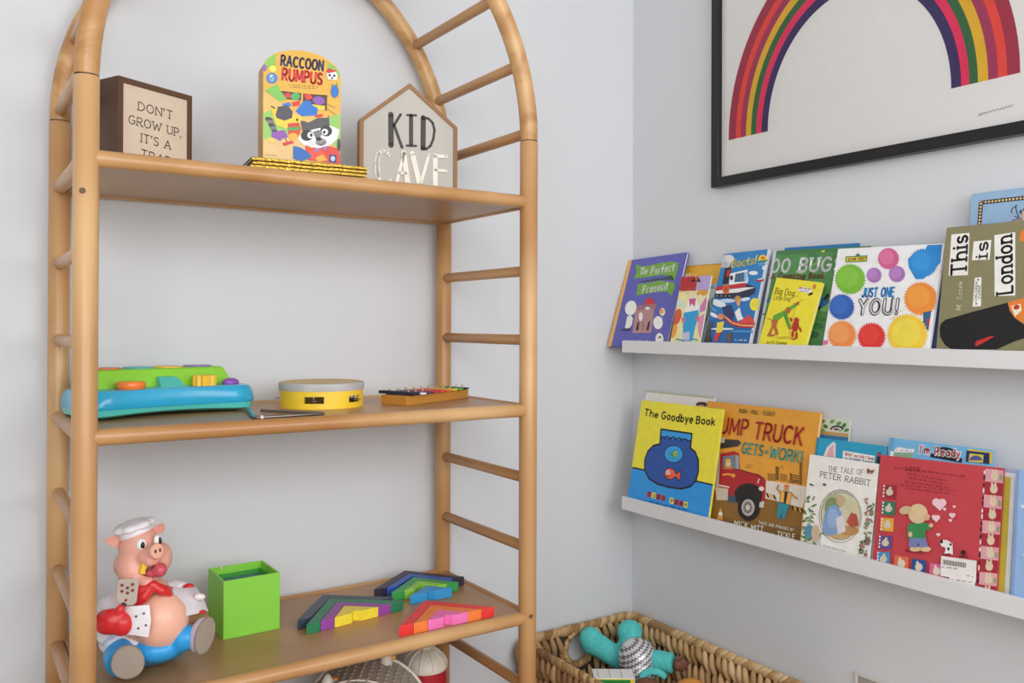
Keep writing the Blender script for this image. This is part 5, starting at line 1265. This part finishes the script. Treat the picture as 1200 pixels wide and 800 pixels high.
# rag doll lying on top, feet towards the corner
dol = thing('rag_doll', 'soft turquoise doll in a silver zigzag top, lying feet up in the basket', 'doll', (-.20, -.25, .20))
do = Vector((-.20, -.25, .20))
TQ = paint('4ec4c0', .85, 1.1, .10, 90, bump=.4); BR = paint('7a4a34', .6, 1.05)
D = lambda x, y, d: at_d(x, y, d)-do
mb = MB()
mb.tube([D(686, 747, 2.475), D(690, 750, 2.475), D(703, 757, 2.475), D(716, 766, 2.47), D(730, 774, 2.47)], [.020, .036, .033, .031, .030], TQ, 20)
ell3(mb, D(692, 749, 2.47), (.034, .034, .036), TQ)
mb.tube([D(737, 744, 2.485), D(737, 750, 2.48), D(744, 766, 2.46)], [.028, .033, .030], TQ, 20)
ell3(mb, D(738, 739.5, 2.49), (.038, .036, .033), TQ)
ell3(mb, D(750, 772, 2.44), (.048, .055, .056), TQ)
mb.tube([D(757, 774, 2.42), D(770, 774, 2.39), D(789, 777, 2.37)], [.028, .030, .028], TQ, 20)
mb.tube([D(756, 758, 2.47), D(762, 763, 2.47)], [.022, .018], TQ, 16)
blob('body', mb, dol, .0055, 4, TQ)
zz = bpy.data.materials.new('silver_zigzag'); zz.use_nodes = True; nt = zz.node_tree; b = nt.nodes['Principled BSDF']
tc = nt.nodes.new('ShaderNodeTexCoord'); mp = nt.nodes.new('ShaderNodeMapping'); mp.inputs['Rotation'].default_value = (.3, .5, .35); sx = nt.nodes.new('ShaderNodeSeparateXYZ')
nt.links.new(tc.outputs['Object'], mp.inputs['Vector']); nt.links.new(mp.outputs['Vector'], sx.inputs[0])
def mth(op, a_, b_=None, v=None):
    n = nt.nodes.new('ShaderNodeMath'); n.operation = op
    if hasattr(a_, 'links'): nt.links.new(a_, n.inputs[0])
    else: n.inputs[0].default_value = a_
    if b_ is not None: n.inputs[1].default_value = b_
    return n
pp = mth('PINGPONG', sx.outputs[0], .0045); ad = nt.nodes.new('ShaderNodeMath'); ad.operation = 'ADD'; nt.links.new(sx.outputs[2], ad.inputs[0]); nt.links.new(pp.outputs[0], ad.inputs[1])
md = mth('PINGPONG', ad.outputs[0], .0062); gt = mth('GREATER_THAN', md.outputs[0], .0036)
mxr = nt.nodes.new('ShaderNodeMix'); mxr.data_type = 'RGBA'; nt.links.new(gt.outputs[0], mxr.inputs[0]); mxr.inputs[6].default_value = (.78, .77, .78, 1); mxr.inputs[7].default_value = (.20, .19, .19, 1)
nt.links.new(mxr.outputs[2], b.inputs['Base Color']); b.inputs['Roughness'].default_value = .32; b.inputs['Metallic'].default_value = .25
mb = MB(); ell3(mb, D(747, 772, 2.415), (.055, .058, .060), zz); ell3(mb, D(744, 764, 2.445), (.044, .045, .040), zz); ell3(mb, D(750, 786, 2.395), (.048, .048, .040), zz); blob('zigzag_top', mb, dol, .005, 5, zz)
mb = MB()
for k in range(2):
    pts = [D(750+30*q/8, 794-7*math.sin(PI*q/8)-2*k, 2.335+.004*k) for q in range(9)]; mb.tube(pts, .0085, TQ, 12)
blob('collar', mb, dol, .004, 2, TQ)
mb = MB(); ell3(mb, D(758, 816, 2.31), (.046, .046, .050), BR); blob('head', mb, dol, .006, 3, BR)
mb = MB(); hw0 = D(792, 778, 2.365)
ell3(mb, D(795, 779, 2.362), (.016, .013, .017), BR)
for k, (x, y) in enumerate(((803, 772), (806, 776), (805, 781), (801, 786))): mb.tube([D(795, 777+k*1.6, 2.362), D((795+x)/2+1, (778+y)/2, 2.358), D(x, y, 2.36)], [.0075, .0072, .0055], BR, 10)
mb.tube([D(793, 776, 2.36), D(796, 771, 2.355), D(799, 769, 2.355)], [.007, .006, .005], BR, 10)
blob('hand', mb, dol, .0026, 2, BR)
